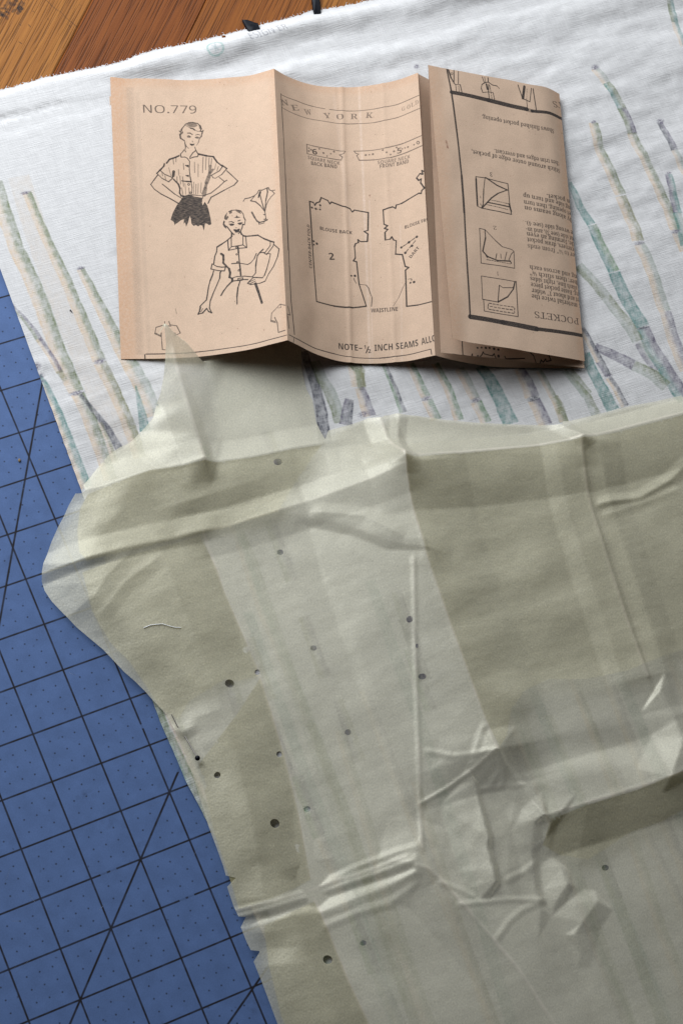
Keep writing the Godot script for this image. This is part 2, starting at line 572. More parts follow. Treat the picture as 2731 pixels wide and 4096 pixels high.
# a sheet over the table: a grid cut along an outline, with holes punched out and heights from a table of values
class Sheet:
	var lo: Vector2
	var step: float
	var nx: int
	var nz: int
	var y := PackedFloat32Array()

	func _init(from: Vector2, to: Vector2, s: float) -> void:
		lo = from
		step = s
		nx = int(ceil((to.x - from.x) / s)) + 1
		nz = int(ceil((to.y - from.y) / s)) + 1
		y.resize(nx * nz)

	func at(p: Vector2) -> float:
		var q := (p - lo) / step
		var i := clampi(int(q.x), 0, nx - 2)
		var k := clampi(int(q.y), 0, nz - 2)
		var u := clampf(q.x - i, 0.0, 1.0)
		var v := clampf(q.y - k, 0.0, 1.0)
		return lerpf(lerpf(y[k * nx + i], y[k * nx + i + 1], u), lerpf(y[(k + 1) * nx + i], y[(k + 1) * nx + i + 1], u), v)

	func normal(p: Vector2) -> Vector3:
		var e := step * 0.5
		return Vector3(at(p - Vector2(e, 0)) - at(p + Vector2(e, 0)), 2.0 * e, at(p - Vector2(0, e)) - at(p + Vector2(0, e))).normalized()

	func soften(times: int, area: Rect2i) -> void:
		for n in times:
			var z := y.duplicate()
			for k in range(maxi(1, area.position.y), mini(nz - 1, area.end.y)):
				for i in range(maxi(1, area.position.x), mini(nx - 1, area.end.x)):
					var c := k * nx + i
					y[c] = 0.4 * z[c] + 0.15 * (z[c - 1] + z[c + 1] + z[c - nx] + z[c + nx])

	func mesh(outline: PackedVector2Array, holes: Array, uv1: Transform2D, uv2: Transform2D, drop := 0.0) -> ArrayMesh:
		var mixed := {}   # cells that an edge or a hole crosses
		var rings := [outline]
		rings.append_array(holes)
		for ring in rings:
			for j in ring.size():
				var a: Vector2 = (ring[j] - lo) / step
				var b: Vector2 = (ring[(j + 1) % ring.size()] - lo) / step
				var count := int(ceil(a.distance_to(b) * 6.0)) + 1
				for t in count + 1:
					var c := a.lerp(b, float(t) / count)
					mixed[Vector2i(floori(c.x), floori(c.y))] = true
		var pos := PackedVector3Array()
		var nor := PackedVector3Array()
		var ua := PackedVector2Array()
		var ub := PackedVector2Array()
		var idx := PackedInt32Array()
		var made := {}
		var inside := PackedByteArray()
		inside.resize(nx * nz)
		for k in nz:
			for i in nx:
				var p := lo + Vector2(i, k) * step
				if Geometry2D.is_point_in_polygon(p, outline):
					inside[k * nx + i] = 1
		for k in nz - 1:
			for i in nx - 1:
				var cell := [Vector2i(i, k), Vector2i(i + 1, k), Vector2i(i + 1, k + 1), Vector2i(i, k + 1)]
				if mixed.has(Vector2i(i, k)):
					var square := PackedVector2Array()
					for c in cell:
						square.append(lo + Vector2(c) * step)
					var pieces: Array = Geometry2D.intersect_polygons(square, outline)
					for hole in holes:
						var centre: Vector2 = hole[0]
						if centre.distance_to(square[0]) < 0.012:
							var left := []
							for piece in pieces:
								for r in Geometry2D.clip_polygons(piece, hole):
									if not Geometry2D.is_polygon_clockwise(r) or pieces.size() == 1:
										left.append(r)
							pieces = left
					for piece in pieces:
						var tri := Geometry2D.triangulate_polygon(piece)
						var first := pos.size()
						for p in piece:
							pos.append(Vector3(p.x, at(p) - drop, p.y))
							nor.append(normal(p))
							ua.append(uv1 * p)
							ub.append(uv2 * p)
						for t in range(0, tri.size(), 3):
							var a: Vector2 = piece[tri[t]]
							var b: Vector2 = piece[tri[t + 1]]
							var c: Vector2 = piece[tri[t + 2]]
							if (b - a).cross(c - a) > 0.0:
								idx.append_array([first + tri[t], first + tri[t + 1], first + tri[t + 2]])
							else:
								idx.append_array([first + tri[t], first + tri[t + 2], first + tri[t + 1]])
				elif inside[k * nx + i]:
					var hollow := false
					for hole in holes:
						if hole[0].distance_to(lo + Vector2(i, k) * step) < 0.006 and Geometry2D.is_point_in_polygon(lo + (Vector2(i, k) + Vector2(0.5, 0.5)) * step, hole):
							hollow = true
					if hollow:
						continue
					var corner := []
					for c in cell:
						if not made.has(c):
							var p: Vector2 = lo + Vector2(c) * step
							made[c] = pos.size()
							pos.append(Vector3(p.x, y[c.y * nx + c.x] - drop, p.y))
							nor.append(normal(p))
							ua.append(uv1 * p)
							ub.append(uv2 * p)
						corner.append(made[c])
					idx.append_array([corner[0], corner[1], corner[2], corner[0], corner[2], corner[3]])
		var arrays := []
		arrays.resize(Mesh.ARRAY_MAX)
		arrays[Mesh.ARRAY_VERTEX] = pos
		arrays[Mesh.ARRAY_NORMAL] = nor
		arrays[Mesh.ARRAY_TEX_UV] = ua
		arrays[Mesh.ARRAY_TEX_UV2] = ub
		arrays[Mesh.ARRAY_INDEX] = idx
		var m := ArrayMesh.new()
		m.add_surface_from_arrays(Mesh.PRIMITIVE_TRIANGLES, arrays)
		return m


# ---------------------------------------------------------------- ink on paper, cloth and mat

class Ink:
	var w: int
	var h: int
	var a := PackedFloat32Array()
	var r := PackedByteArray()
	var g := PackedByteArray()
	var b := PackedByteArray()
	var grain: FastNoiseLite
	var wear := 0.0

	func _init(width: int, height: int, base: Color) -> void:
		w = width
		h = height
		a.resize(w * h)
		r.resize(w * h)
		g.resize(w * h)
		b.resize(w * h)
		r.fill(base.r8)
		g.fill(base.g8)
		b.fill(base.b8)
		grain = FastNoiseLite.new()
		grain.frequency = 0.16
		grain.fractal_octaves = 3
		grain.seed = 3

	func put(x: int, y: int, alpha: float) -> void:
		if x >= 0 and y >= 0 and x < w and y < h:
			var c := y * w + x
			if wear > 0.0:
				alpha *= clampf(1.0 - wear * (0.35 + 1.3 * grain.get_noise_2d(x, y)), 0.1, 1.0)
			if alpha > a[c]:
				r[c] = 30
				g[c] = 27
				b[c] = 28
				a[c] = alpha
			elif alpha > 0.05:
				over(x, y, Color8(30, 27, 28), alpha)

	func over(x: int, y: int, col: Color, alpha: float) -> void:
		if x >= 0 and y >= 0 and x < w and y < h and alpha > 0.004:
			var c := y * w + x
			var was := a[c]
			var now := alpha + was * (1.0 - alpha)
			var t := alpha / now
			r[c] = int(lerpf(r[c], col.r8, t))
			g[c] = int(lerpf(g[c], col.g8, t))
			b[c] = int(lerpf(b[c], col.b8, t))
			a[c] = now

	func line(p: Vector2, q: Vector2, width: float, alpha: float) -> void:
		var rad := width * 0.5
		for y in range(floori(minf(p.y, q.y) - rad - 1), ceili(maxf(p.y, q.y) + rad + 2)):
			for x in range(floori(minf(p.x, q.x) - rad - 1), ceili(maxf(p.x, q.x) + rad + 2)):
				var here := Vector2(x + 0.5, y + 0.5)
				var near := Geometry2D.get_closest_point_to_segment(here, p, q)
				var cover := clampf(rad + 0.5 - here.distance_to(near), 0.0, 1.0)
				if cover > 0.0:
					put(x, y, alpha * cover)

	func fill(poly: PackedVector2Array, alpha: float) -> void:
		var lo := poly[0]
		var hi := poly[0]
		for p in poly:
			lo = lo.min(p)
			hi = hi.max(p)
		for y in range(floori(lo.y), ceili(hi.y) + 1):
			for x in range(floori(lo.x), ceili(hi.x) + 1):
				var cover := 0.0
				for s in [Vector2(0.25, 0.25), Vector2(0.75, 0.25), Vector2(0.25, 0.75), Vector2(0.75, 0.75)]:
					if Geometry2D.is_point_in_polygon(Vector2(x, y) + s, poly):
						cover += 0.25
				if cover > 0.0:
					put(x, y, alpha * cover * clampf(0.95 + 0.35 * grain.get_noise_2d(x * 0.25, y * 2.2), 0.5, 1.1))

	func band(pts: PackedVector2Array, width: float, alpha: float) -> void:   # a rubbed grey streak
		for y in h:
			var here := Vector2(0, y)
			for j in pts.size() - 1:
				if y >= pts[j].y and y <= pts[j + 1].y:
					var cx := lerpf(pts[j].x, pts[j + 1].x, (y - pts[j].y) / (pts[j + 1].y - pts[j].y))
					for x in range(int(cx - width), int(cx + width)):
						var f := 1.0 - absf(x - cx) / width
						var n := 0.5 + 0.9 * grain.get_noise_2d(x * 1.5, y * 0.6)
						over(x, y, Color8(70, 68, 72), clampf(alpha * smoothstep(0.0, 0.7, f) * n, 0.0, 0.6))

	func tint(p: Vector2, q: Vector2, width: float, col: Color, alpha: float) -> void:
		for y in range(maxi(0, floori(minf(p.y, q.y) - width)), mini(h, ceili(maxf(p.y, q.y) + width))):
			for x in range(maxi(0, floori(minf(p.x, q.x) - width)), mini(w, ceili(maxf(p.x, q.x) + width))):
				var here := Vector2(x + 0.5, y + 0.5)
				var f := 1.0 - here.distance_to(Geometry2D.get_closest_point_to_segment(here, p, q)) / width
				if f > 0.0:
					over(x, y, col, alpha * smoothstep(0.0, 0.8, f) * clampf(0.8 + 0.7 * grain.get_noise_2d(x * 0.4, y * 0.4), 0.2, 1.2))

	func letters(s: String, font: Font, p: Vector2, q: Vector2, cap: float, alpha: float) -> void:
		var t := TextMesh.new()
		t.font = font
		t.font_size = 64
		t.pixel_size = 0.01
		t.depth = 0.0
		t.curve_step = 2.0
		t.text = "H"
		var tall := 0.0
		for v in t.get_mesh_arrays()[Mesh.ARRAY_VERTEX]:
			tall = maxf(tall, v.y)
		var base := INF
		for v in t.get_mesh_arrays()[Mesh.ARRAY_VERTEX]:
			base = minf(base, v.y)
		t.vertical_alignment = VERTICAL_ALIGNMENT_CENTER
		t.text = s
		var arr := t.get_mesh_arrays()
		var v: PackedVector3Array = arr[Mesh.ARRAY_VERTEX]
		var ix: PackedInt32Array = arr[Mesh.ARRAY_INDEX] if arr[Mesh.ARRAY_INDEX] != null else PackedInt32Array(range(v.size()))
		var left := INF
		var right := -INF
		for e in v:
			left = minf(left, e.x)
			right = maxf(right, e.x)
		var along := (q - p).normalized()
		var up := Vector2(along.y, -along.x)
		var sx := p.distance_to(q) / maxf(right - left, 0.001)
		var sy := cap / maxf(tall - base, 0.001)
		for k in range(0, ix.size(), 3):
			var c := []
			for j in 3:
				var e := v[ix[k + j]]
				c.append(p + along * ((e.x - left) * sx) + up * ((e.y - base) * sy))
			triangle(c[0], c[1], c[2], alpha)

	func triangle(p: Vector2, q: Vector2, o: Vector2, alpha: float) -> void:
		var lo := p.min(q).min(o)
		var hi := p.max(q).max(o)
		for y in range(floori(lo.y), ceili(hi.y) + 1):
			for x in range(floori(lo.x), ceili(hi.x) + 1):
				if x < 0 or y < 0 or x >= w or y >= h:
					continue
				var n := 0
				for sy in 3:
					for sx in 3:
						var here := Vector2(x + (sx + 0.5) / 3.0, y + (sy + 0.5) / 3.0)
						var d1 := (q - p).cross(here - p)
						var d2 := (o - q).cross(here - q)
						var d3 := (p - o).cross(here - o)
						if (d1 >= 0 and d2 >= 0 and d3 >= 0) or (d1 <= 0 and d2 <= 0 and d3 <= 0):
							n += 1
				if n:
					var c := y * w + x
					var cover := n / 9.0 * alpha
					if wear > 0.0:
						cover *= clampf(1.0 - wear * (0.3 + 1.3 * grain.get_noise_2d(x, y)), 0.1, 1.0)
					if a[c] > 0.02 and r[c] > 60:
						over(x, y, Color8(30, 27, 28), cover)
					else:
						a[c] = minf(alpha, a[c] + cover)

	func texture() -> ImageTexture:
		var d := PackedByteArray()
		d.resize(w * h * 4)
		for c in w * h:
			d[c * 4] = r[c]
			d[c * 4 + 1] = g[c]
			d[c * 4 + 2] = b[c]
			d[c * 4 + 3] = int(clampf(a[c], 0.0, 1.0) * 255.0)
		return ImageTexture.create_from_image(Image.create_from_data(w, h, false, Image.FORMAT_RGBA8, d))


func font_of(code: String) -> Font:
	var f := SystemFont.new()
	f.font_names = PackedStringArray(["Droid Sans" if code in ["s", "B"] else "Droid Serif"])
	f.font_weight = 700 if code in ["B", "b"] else 400
	return f


func printed(w: int, h: int, drawing: String, wear: float) -> ImageTexture:
	var ink := Ink.new(w, h, Color8(30, 27, 28))
	ink.wear = wear
	var rows := Array(drawing.split("\n", false))
	var order := func(l: String) -> int: return "YWSN".find(l[0]) if l[0] in "YWSN" else 9
	rows.sort_custom(func(l: String, m: String) -> bool: return order.call(l) < order.call(m))
	for row in rows:
		var word: PackedStringArray = row.split(" ", false)
		if word[0] == "T":
			var p := word[3].split_floats(",")
			var q := word[4].split_floats(",")
			ink.letters(" ".join(word.slice(6)), font_of(word[5]), Vector2(p[0], p[1]), Vector2(q[0], q[1]), word[1].to_float(), word[2].to_float() * 0.01)
			continue
		var pts := PackedVector2Array()
		for k in range(3, word.size()):
			var n := word[k].split_floats(",")
			pts.append(Vector2(n[0], n[1]))
		var width := word[1].to_float()
		var alpha := word[2].to_float() * 0.01
		if word[0] == "F":
			ink.wear = wear * 0.3
			ink.fill(pts, alpha)
			ink.wear = wear
		elif word[0] == "N":
			ink.band(pts, width, alpha)
		elif word[0] in ["W", "S", "Y"]:   # worn fold lines, brown specks, edges that have gone yellow
			var col: Color = {"W": Color8(232, 212, 194), "S": Color8(112, 58, 34), "Y": Color8(190, 132, 86)}[word[0]]
			for k in maxi(1, pts.size() - 1):
				ink.tint(pts[k], pts[mini(k + 1, pts.size() - 1)], width, col, alpha)
		else:
			for k in pts.size() - 1:
				ink.line(pts[k], pts[k + 1], width * (0.92 + 0.16 * sin(k * 2.4 + pts[k].x)), alpha)
	return ink.texture()


func picture(w: int, h: int, of: Callable) -> ImageTexture:   # a grey or coloured tile from a formula
	var im := Image.create(w, h, false, Image.FORMAT_RGB8)
	for y in h:
		for x in w:
			im.set_pixel(x, y, of.call(x, y))
	return ImageTexture.create_from_image(im)


func wrapped(n: FastNoiseLite, x: float, y: float, w: float, h: float) -> float:   # noise that repeats without a seam
	var u := x / w
	var v := y / h
	var a := n.get_noise_2d(x, y)
	var b := n.get_noise_2d(x - w, y)
	var c := n.get_noise_2d(x, y - h)
	var d := n.get_noise_2d(x - w, y - h)
	var m := lerpf(lerpf(a, b, u), lerpf(c, d, u), v)
	return m / sqrt((u * u + (1 - u) * (1 - u)) * (v * v + (1 - v) * (1 - v)))

# ---------------------------------------------------------------- materials

var m_paper: Array
var m_tissue: StandardMaterial3D
var m_under: StandardMaterial3D
var m_black: StandardMaterial3D
var m_steel: StandardMaterial3D
var m_thread: StandardMaterial3D
var weave: ImageTexture
var weave_relief: ImageTexture
var fibre: ImageTexture


func plain(c: Color, rough: float, spec := 0.5) -> StandardMaterial3D:
	var m := StandardMaterial3D.new()
	m.albedo_color = c.linear_to_srgb()
	m.roughness = rough
	m.metallic_specular = spec
	m.cull_mode = BaseMaterial3D.CULL_DISABLED
	return m


func with_print(m: StandardMaterial3D, ink: Texture2D) -> StandardMaterial3D:
	m.detail_enabled = true
	m.detail_blend_mode = BaseMaterial3D.BLEND_MODE_MIX
	m.detail_uv_layer = BaseMaterial3D.DETAIL_UV_2
	m.detail_albedo = ink
	return m


func build_materials() -> void:
	# cloth: warp and weft threads with slubs, on a tile of 60 mm
	var slub_a := fast_noise(11, 0.09, 2)
	var slub_b := fast_noise(12, 0.09, 2)
	var soft := fast_noise(13, 0.02, 3)
	var n := 400
	var im := Image.create(n, n, false, Image.FORMAT_RGB8)
	var re := Image.create(n, n, false, Image.FORMAT_RGB8)
	for y in n:
		for x in n:
			var warp := wrapped(slub_a, x * 2.2, y * 0.12, n * 2.2, n * 0.12)
			var weft := wrapped(slub_b, x * 0.10, y * 2.2, n * 0.10, n * 2.2)
			var v := 0.955 + 0.030 * warp + 0.032 * weft + 0.02 * wrapped(soft, x, y, n, n)
			im.set_pixel(x, y, Color(v, v * 0.998, v * 0.985))
			var z := 0.5 + 0.22 * warp + 0.28 * weft + 0.1 * (1.0 if (x + y) % 2 == 0 else -1.0)
			re.set_pixel(x, y, Color(z, z, z))
	weave = ImageTexture.create_from_image(im)
	weave_relief = ImageTexture.create_from_image(re)
	# paper: short fibres and specks
	var fib := fast_noise(21, 0.22, 3)
	var blot := fast_noise(22, 0.03, 3)
	n = 320
	im = Image.create(n, n, false, Image.FORMAT_RGB8)
	for y in n:
		for x in n:
			var v := 0.95 + 0.055 * wrapped(fib, x, y, n, n) + 0.018 * wrapped(blot, x, y, n, n)
			im.set_pixel(x, y, Color(v, v, v))
	var rng := RandomNumberGenerator.new()
	rng.seed = 5
	for k in 46:
		var x := rng.randi_range(2, n - 3)
		var y := rng.randi_range(2, n - 3)
		var c := Color(0.62, 0.45, 0.38) if k % 3 else Color(0.42, 0.38, 0.36)
		im.set_pixel(x, y, im.get_pixel(x, y).lerp(c, 0.8))
		if k % 4 == 0:
			im.set_pixel(x + 1, y, im.get_pixel(x + 1, y).lerp(c, 0.7))
			im.set_pixel(x + 1, y + 1, im.get_pixel(x + 1, y + 1).lerp(c, 0.4))
	fibre = ImageTexture.create_from_image(im)

	m_black = plain(Color(0.004, 0.005, 0.008), 0.42, 0.25)
	m_steel = plain(Color(0.24, 0.22, 0.20), 0.45)
	m_steel.metallic = 0.6
	m_thread = plain(Color(0.8, 0.8, 0.8), 0.8)
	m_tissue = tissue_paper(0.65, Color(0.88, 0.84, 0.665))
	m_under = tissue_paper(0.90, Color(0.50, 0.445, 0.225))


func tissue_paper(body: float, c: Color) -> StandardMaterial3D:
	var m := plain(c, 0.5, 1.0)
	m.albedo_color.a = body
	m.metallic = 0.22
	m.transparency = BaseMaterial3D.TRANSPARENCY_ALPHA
	m.albedo_texture = mottle()
	m.backlight_enabled = true
	m.backlight = Color(0.88, 0.88, 0.88)
	m.heightmap_enabled = true
	m.heightmap_texture = crinkle()
	m.heightmap_scale = 0.014
	return m


var made_mottle: ImageTexture
var made_crinkle: ImageTexture


func mottle() -> ImageTexture:
	if made_mottle == null:
		var fine := fast_noise(31, 0.16, 3)
		var wide := fast_noise(32, 0.03, 3)
		var n := 300
		var im := Image.create(n, n, false, Image.FORMAT_RGB8)
		for y in n:
			for x in n:
				var v := 0.93 + 0.085 * wrapped(fine, x * 1.6, y * 1.1, n * 1.6, n * 1.1) + 0.02 * wrapped(wide, x, y, n, n)
				im.set_pixel(x, y, Color(v, v, v * 0.99))
		made_mottle = ImageTexture.create_from_image(im)
	return made_mottle


func crinkle() -> ImageTexture:
	if made_crinkle == null:
		var fine := fast_noise(41, 0.05, 4)
		var ridge := fast_noise(42, 0.018, 3)
		ridge.fractal_type = FastNoiseLite.FRACTAL_RIDGED
		var n := 400
		var im := Image.create(n, n, false, Image.FORMAT_RGB8)
		for y in n:
			for x in n:
				var v := 0.5 + 0.22 * wrapped(fine, x * 2.0, y * 2.6, n * 2.0, n * 2.6) + 0.05 * wrapped(ridge, x * 0.8, y * 1.4, n * 0.8, n * 1.4)
				im.set_pixel(x, y, Color(v, v, v))
		made_crinkle = ImageTexture.create_from_image(im)
	return made_crinkle


# ---------------------------------------------------------------- the oak floor

func build_floor() -> void:
	var floor_node := Node3D.new()
	floor_node.name = "floor"
	floor_node.set_meta("kind", "structure")
	floor_node.set_meta("label", "oak floor of narrow varnished strips with scuffs and dark stains")
	add_child(floor_node)
	var tones := []
	for k in 3:
		tones.append(oak(k))
	var along := Vector3(-0.4073, 0, 0.9133)
	var across := Vector3(0.9133, 0, 0.4073)
	var first := Vector3(-0.122, -0.0021, -0.3138)
	var order := [0, 2, 0, 1, 2, 1, 0]
	for i in range(-9, 12):
		var called := "plank"
		var tone: int = 0 if i == -1 else (1 if i == 0 else order[posmod(i, 7)])
		var m: StandardMaterial3D = tones[tone]
		if i == -1:
			m = m.duplicate()
			with_print(m, stains())
		var o := obj(called, plank_mesh(0.0579, 1.5, i), m, floor_node)
		o.transform = Transform3D(Basis(across, Vector3.UP, along), first + across * (0.0580 * (i + 0.5)) + along * 0.35)
	var under := BoxMesh.new()
	under.size = Vector3(1.7, 0.02, 1.9)
	var base := obj("subfloor", under, plain(Color(0.02, 0.012, 0.008), 0.9), floor_node)
	base.position = Vector3(-0.05, -0.0321, 0.0)


func plank_mesh(wide: float, deep: float, sd: int) -> ArrayMesh:
	var st := SurfaceTool.new()
	st.begin(Mesh.PRIMITIVE_TRIANGLES)
	var x := wide * 0.5
	var z := deep * 0.5
	var c := 0.0006
	var rows := [[-x, -0.012], [-x, -c], [-x + c, 0.0], [x - c, 0.0], [x, -c], [x, -0.012]]
	var shift := fposmod(sd * 0.37, 1.0)
	for k in rows.size() - 1:
		var a: Array = rows[k]
		var b: Array = rows[k + 1]
		var nrm := Vector3(-(b[1] - a[1]), b[0] - a[0], 0).normalized()
		var cuts := [-z, -0.400, -0.284, z]   # so that the marks are mapped once, not all along
		for part in 3:
			for q in [[a, 0], [b, 0], [b, 1], [a, 0], [b, 1], [a, 1]]:
				var zz: float = cuts[part + q[1]]
				st.set_normal(nrm)
				st.set_uv(Vector2(q[0][0] / 0.058 + 0.5 + shift, (zz + z) / 0.42 + shift * 3.0))
				st.set_uv2(Vector2(clampf(q[0][0] / 0.058 + 0.5, 0.01, 0.99), clampf((zz + 0.400) / 0.116, 0.005, 0.995)))
				st.add_vertex(Vector3(q[0][0], q[0][1], zz))
	st.index()
	return st.commit()


func oak(k: int) -> StandardMaterial3D:
	var n := Vector2i(256, 720)
	var wide := fast_noise(50 + k, 0.045, 3)
	var pores := fast_noise(60 + k, 0.11, 2)
	var ripple := fast_noise(70 + k, 0.01, 2)
	var light: Color = [Color(0.50, 0.23, 0.055), Color(0.33, 0.115, 0.029), Color(0.41, 0.16, 0.038)][k]
	var dark: Color = [Color(0.23, 0.085, 0.020), Color(0.14, 0.042, 0.012), Color(0.18, 0.058, 0.015)][k]
	var im := Image.create(n.x, n.y, false, Image.FORMAT_RGB8)
	var re := Image.create(n.x, n.y, false, Image.FORMAT_RGB8)
	for y in n.y:
		for x in n.x:
			var bend := 5.0 * ripple.get_noise_2d(x * 0.3, y * 0.6)
			var g := 0.5 + 0.55 * wrapped(wide, (x + bend) * 1.6, y * 0.05, n.x * 1.6, n.y * 0.05)
			var p := wrapped(pores, x * 1.9, y * 0.09, n.x * 1.9, n.y * 0.09)
			var pore := smoothstep(0.08, 0.42, p)
			var c := light.lerp(dark, clampf(0.75 * g, 0.0, 1.0)).lerp(dark * 0.35, pore * 0.62)
			im.set_pixel(x, y, c.linear_to_srgb())
			var z := 0.8 - 0.6 * pore
			re.set_pixel(x, y, Color(z, z, z))
	var m := plain(Color(0.66, 0.59, 0.53), 0.5, 0.25)
	m.albedo_texture = ImageTexture.create_from_image(im)
	m.heightmap_enabled = true
	m.heightmap_texture = ImageTexture.create_from_image(re)
	m.heightmap_scale = 0.02
	return m


func stains() -> ImageTexture:   # dried dark spots and a long scratch on one strip
	var ink := Ink.new(300, 600, Color8(48, 30, 18))
	var rng := RandomNumberGenerator.new()
	rng.seed = 8
	for spot in [Vector3(0.36, 0.50, 26), Vector3(0.27, 0.485, 16), Vector3(0.33, 0.63, 20), Vector3(0.42, 0.625, 11), Vector3(0.30, 0.69, 15), Vector3(0.22, 0.42, 9)]:
		for k in 26:
			var at: Vector2 = Vector2(spot.x * 300, spot.y * 600) + Vector2(rng.randfn(0, 0.55), rng.randfn(0, 0.8)) * spot.z
			ink.line(at, at + Vector2(rng.randf_range(-3, 3), rng.randf_range(-8, 8)), rng.randf_range(3, 11), rng.randf_range(0.25, 0.62))
	for k in 12:
		var a := Vector2(k * 25.0, 250 + k * 9.5 + rng.randf_range(-2, 2))
		ink.line(a, a + Vector2(25, 9.5), 2.2, rng.randf_range(0.3, 0.6))
	for k in 20:
		var a := Vector2(rng.randf_range(0, 300), rng.randf_range(220, 560))
		ink.line(a, a + Vector2(rng.randf_range(2, 14), rng.randf_range(-4, 6)), rng.randf_range(1.5, 3.5), rng.randf_range(0.3, 0.7))
	return ink.texture()


# ---------------------------------------------------------------- the cutting mat

const MAT_ZERO := Vector3(-0.180971, 0, -0.010055)   # a crossing of its grid
const MAT_S := Vector3(0.023842, 0, -0.00876)        # one inch along, one inch down
const MAT_H := Vector3(0.00876, 0, 0.023842)


func build_cutting_mat() -> void:
	var k := 104.0
	var ink := Ink.new(int(7 * k), int(17 * k), Color8(5, 6, 14))
	ink.wear = 0.14
	ink.grain.frequency = 0.03
	for s in 8:
		ink.line(Vector2(s * k, -4), Vector2(s * k, 17 * k + 4), 3.7, 1.0)
	for h in 18:
		ink.line(Vector2(-4, h * k), Vector2(7 * k + 4, h * k), 3.7, 1.0)
	for s in 7:
		for h in 17:
			for i in range(1, 4):
				for j in range(1, 4):
					var at := Vector2(s + i * 0.25, h + j * 0.25) * k
					ink.line(at, at, 3.4, 0.85)
	# slanting guide lines; crossing (s, h) of the grid is at texture ((s + 4) k, (h + 4) k)
	var slants := [[Vector2(2.0, 6.0), Vector2(-3.4, 11.4)], [Vector2(2.6, -3.2), Vector2(-3.62, 7.55)], [Vector2(2.9, 9.87), Vector2(-0.4, 11.9)]]
	for l in slants:
		ink.line((l[0] + Vector2(4, 4)) * k, (l[1] + Vector2(4, 4)) * k, 4.2, 1.0)
	# scuffs and old cuts
	var rng := RandomNumberGenerator.new()
	rng.seed = 17
	for i in 70:
		var at := Vector2(rng.randf() * 7, rng.randf() * 17) * k
		ink.line(at, at + Vector2(rng.randf_range(-3, 3), rng.randf_range(-3, 3)), rng.randf_range(1.5, 4.0), rng.randf_range(0.1, 0.5))
	for i in 26:
		var at := Vector2(rng.randf() * 7, rng.randf() * 17) * k
		for j in 12:
			var p := at + Vector2(rng.randfn(0, 9), rng.randfn(0, 6))
			ink.line(p, p, rng.randf_range(4, 13), 0.07)
	for i in 44:
		var at := Vector2(rng.randf() * 7, rng.randf() * 17) * k
		var p := at + Vector2(rng.randf_range(-60, 60), rng.randf_range(-30, 30))
		for j in 30:
			var q := at.lerp(p, j / 30.0)
			ink.over(int(q.x), int(q.y), Color8(130, 148, 180), 0.55)
	for gap in [Vector2(-0.55, 8.0), Vector2(-0.75, 8.0), Vector2(0.45, 9.0), Vector2(0.62, 9.0), Vector2(1.0, 5.6), Vector2(1.35, 6.65)]:
		var c: Vector2 = (gap + Vector2(4, 4)) * k
		for y in range(int(c.y) - 4, int(c.y) + 5):
			for x in range(int(c.x) - 6, int(c.x) + 7):
				ink.a[y * ink.w + x] *= 0.25
	var fine := fast_noise(81, 0.3, 3)
	var wide := fast_noise(82, 0.025, 3)
	var n := 256
	var im := Image.create(n, n, false, Image.FORMAT_RGB8)
	for y in n:
		for x in n:
			var v := 0.93 + 0.05 * wrapped(fine, x, y, n, n) + 0.05 * wrapped(wide, x, y, n, n)
			im.set_pixel(x, y, Color(v, v, v))
	var m := plain(Color(0.090, 0.150, 0.310), 0.58, 0.25)
	m.albedo_texture = ImageTexture.create_from_image(im)
	with_print(m, ink.texture())
	# the slab: s from -8 to 14, h from -6.4 to 16, with a rounded rim
	var st := SurfaceTool.new()
	st.begin(Mesh.PRIMITIVE_TRIANGLES)
	st.set_smooth_group(-1)
	var rings := []
	for r in [[0.0, -0.0019], [0.0, -0.0004], [0.016, 0.0]]:
		var e: float = r[0]
		rings.append([[Vector2(-8 + e, -6.4 + e), r[1]], [Vector2(14 - e, -6.4 + e), r[1]], [Vector2(14 - e, 16 - e), r[1]], [Vector2(-8 + e, 16 - e), r[1]]])
	for k2 in 2:
		for j in 4:
			var q := [rings[k2][j], rings[k2][(j + 1) % 4], rings[k2 + 1][(j + 1) % 4], rings[k2 + 1][j]]
			for t in [0, 2, 1, 0, 3, 2]:
				mat_point(st, q[t][0], q[t][1])
	for t in [0, 1, 2, 0, 2, 3]:
		mat_point(st, rings[2][t][0], rings[2][t][1])
	for t in [0, 2, 1, 0, 3, 2]:
		mat_point(st, rings[0][t][0], rings[0][t][1])
	st.generate_normals()
	var o := obj("cutting_mat", st.commit(), m)
	tag(o, "blue self healing cutting mat with a dark inch grid, dots and slanting guide lines", "cutting mat")


func mat_point(st: SurfaceTool, q: Vector2, y: float) -> void:
	st.set_uv(q / 3.0)
	st.set_uv2(Vector2((q.x + 4.0) / 7.0, (q.y + 4.0) / 17.0))
	var p := MAT_ZERO + MAT_S * q.x + MAT_H * q.y
	st.add_vertex(Vector3(p.x, y, p.z))


# ---------------------------------------------------------------- the printed cloth

const SELVEDGE := "-420,430 -200,398 -60,366 0,354 80,335 161,308 250,290 357,268 429,254 487,241 536,219 625,192 697,179 768,165 857,143 947,120 1027,98 1107,76 1188,58 1250,36 1322,27 1400,13 1560,-22 1900,-95 2400,-205 3100,-360"
const FOLD := "1220,4200 1100,3850 975,3570 900,3400 846,3328 798,3232 744,3133 695,3014 645,2903 607,2800 530,2560 440,2300 330,1980 165,1525 0,1075 -90,830 -250,430"
const CLOTH_LO := Vector2(-0.24, -0.40)
const CLOTH_HI := Vector2(0.32, 0.36)

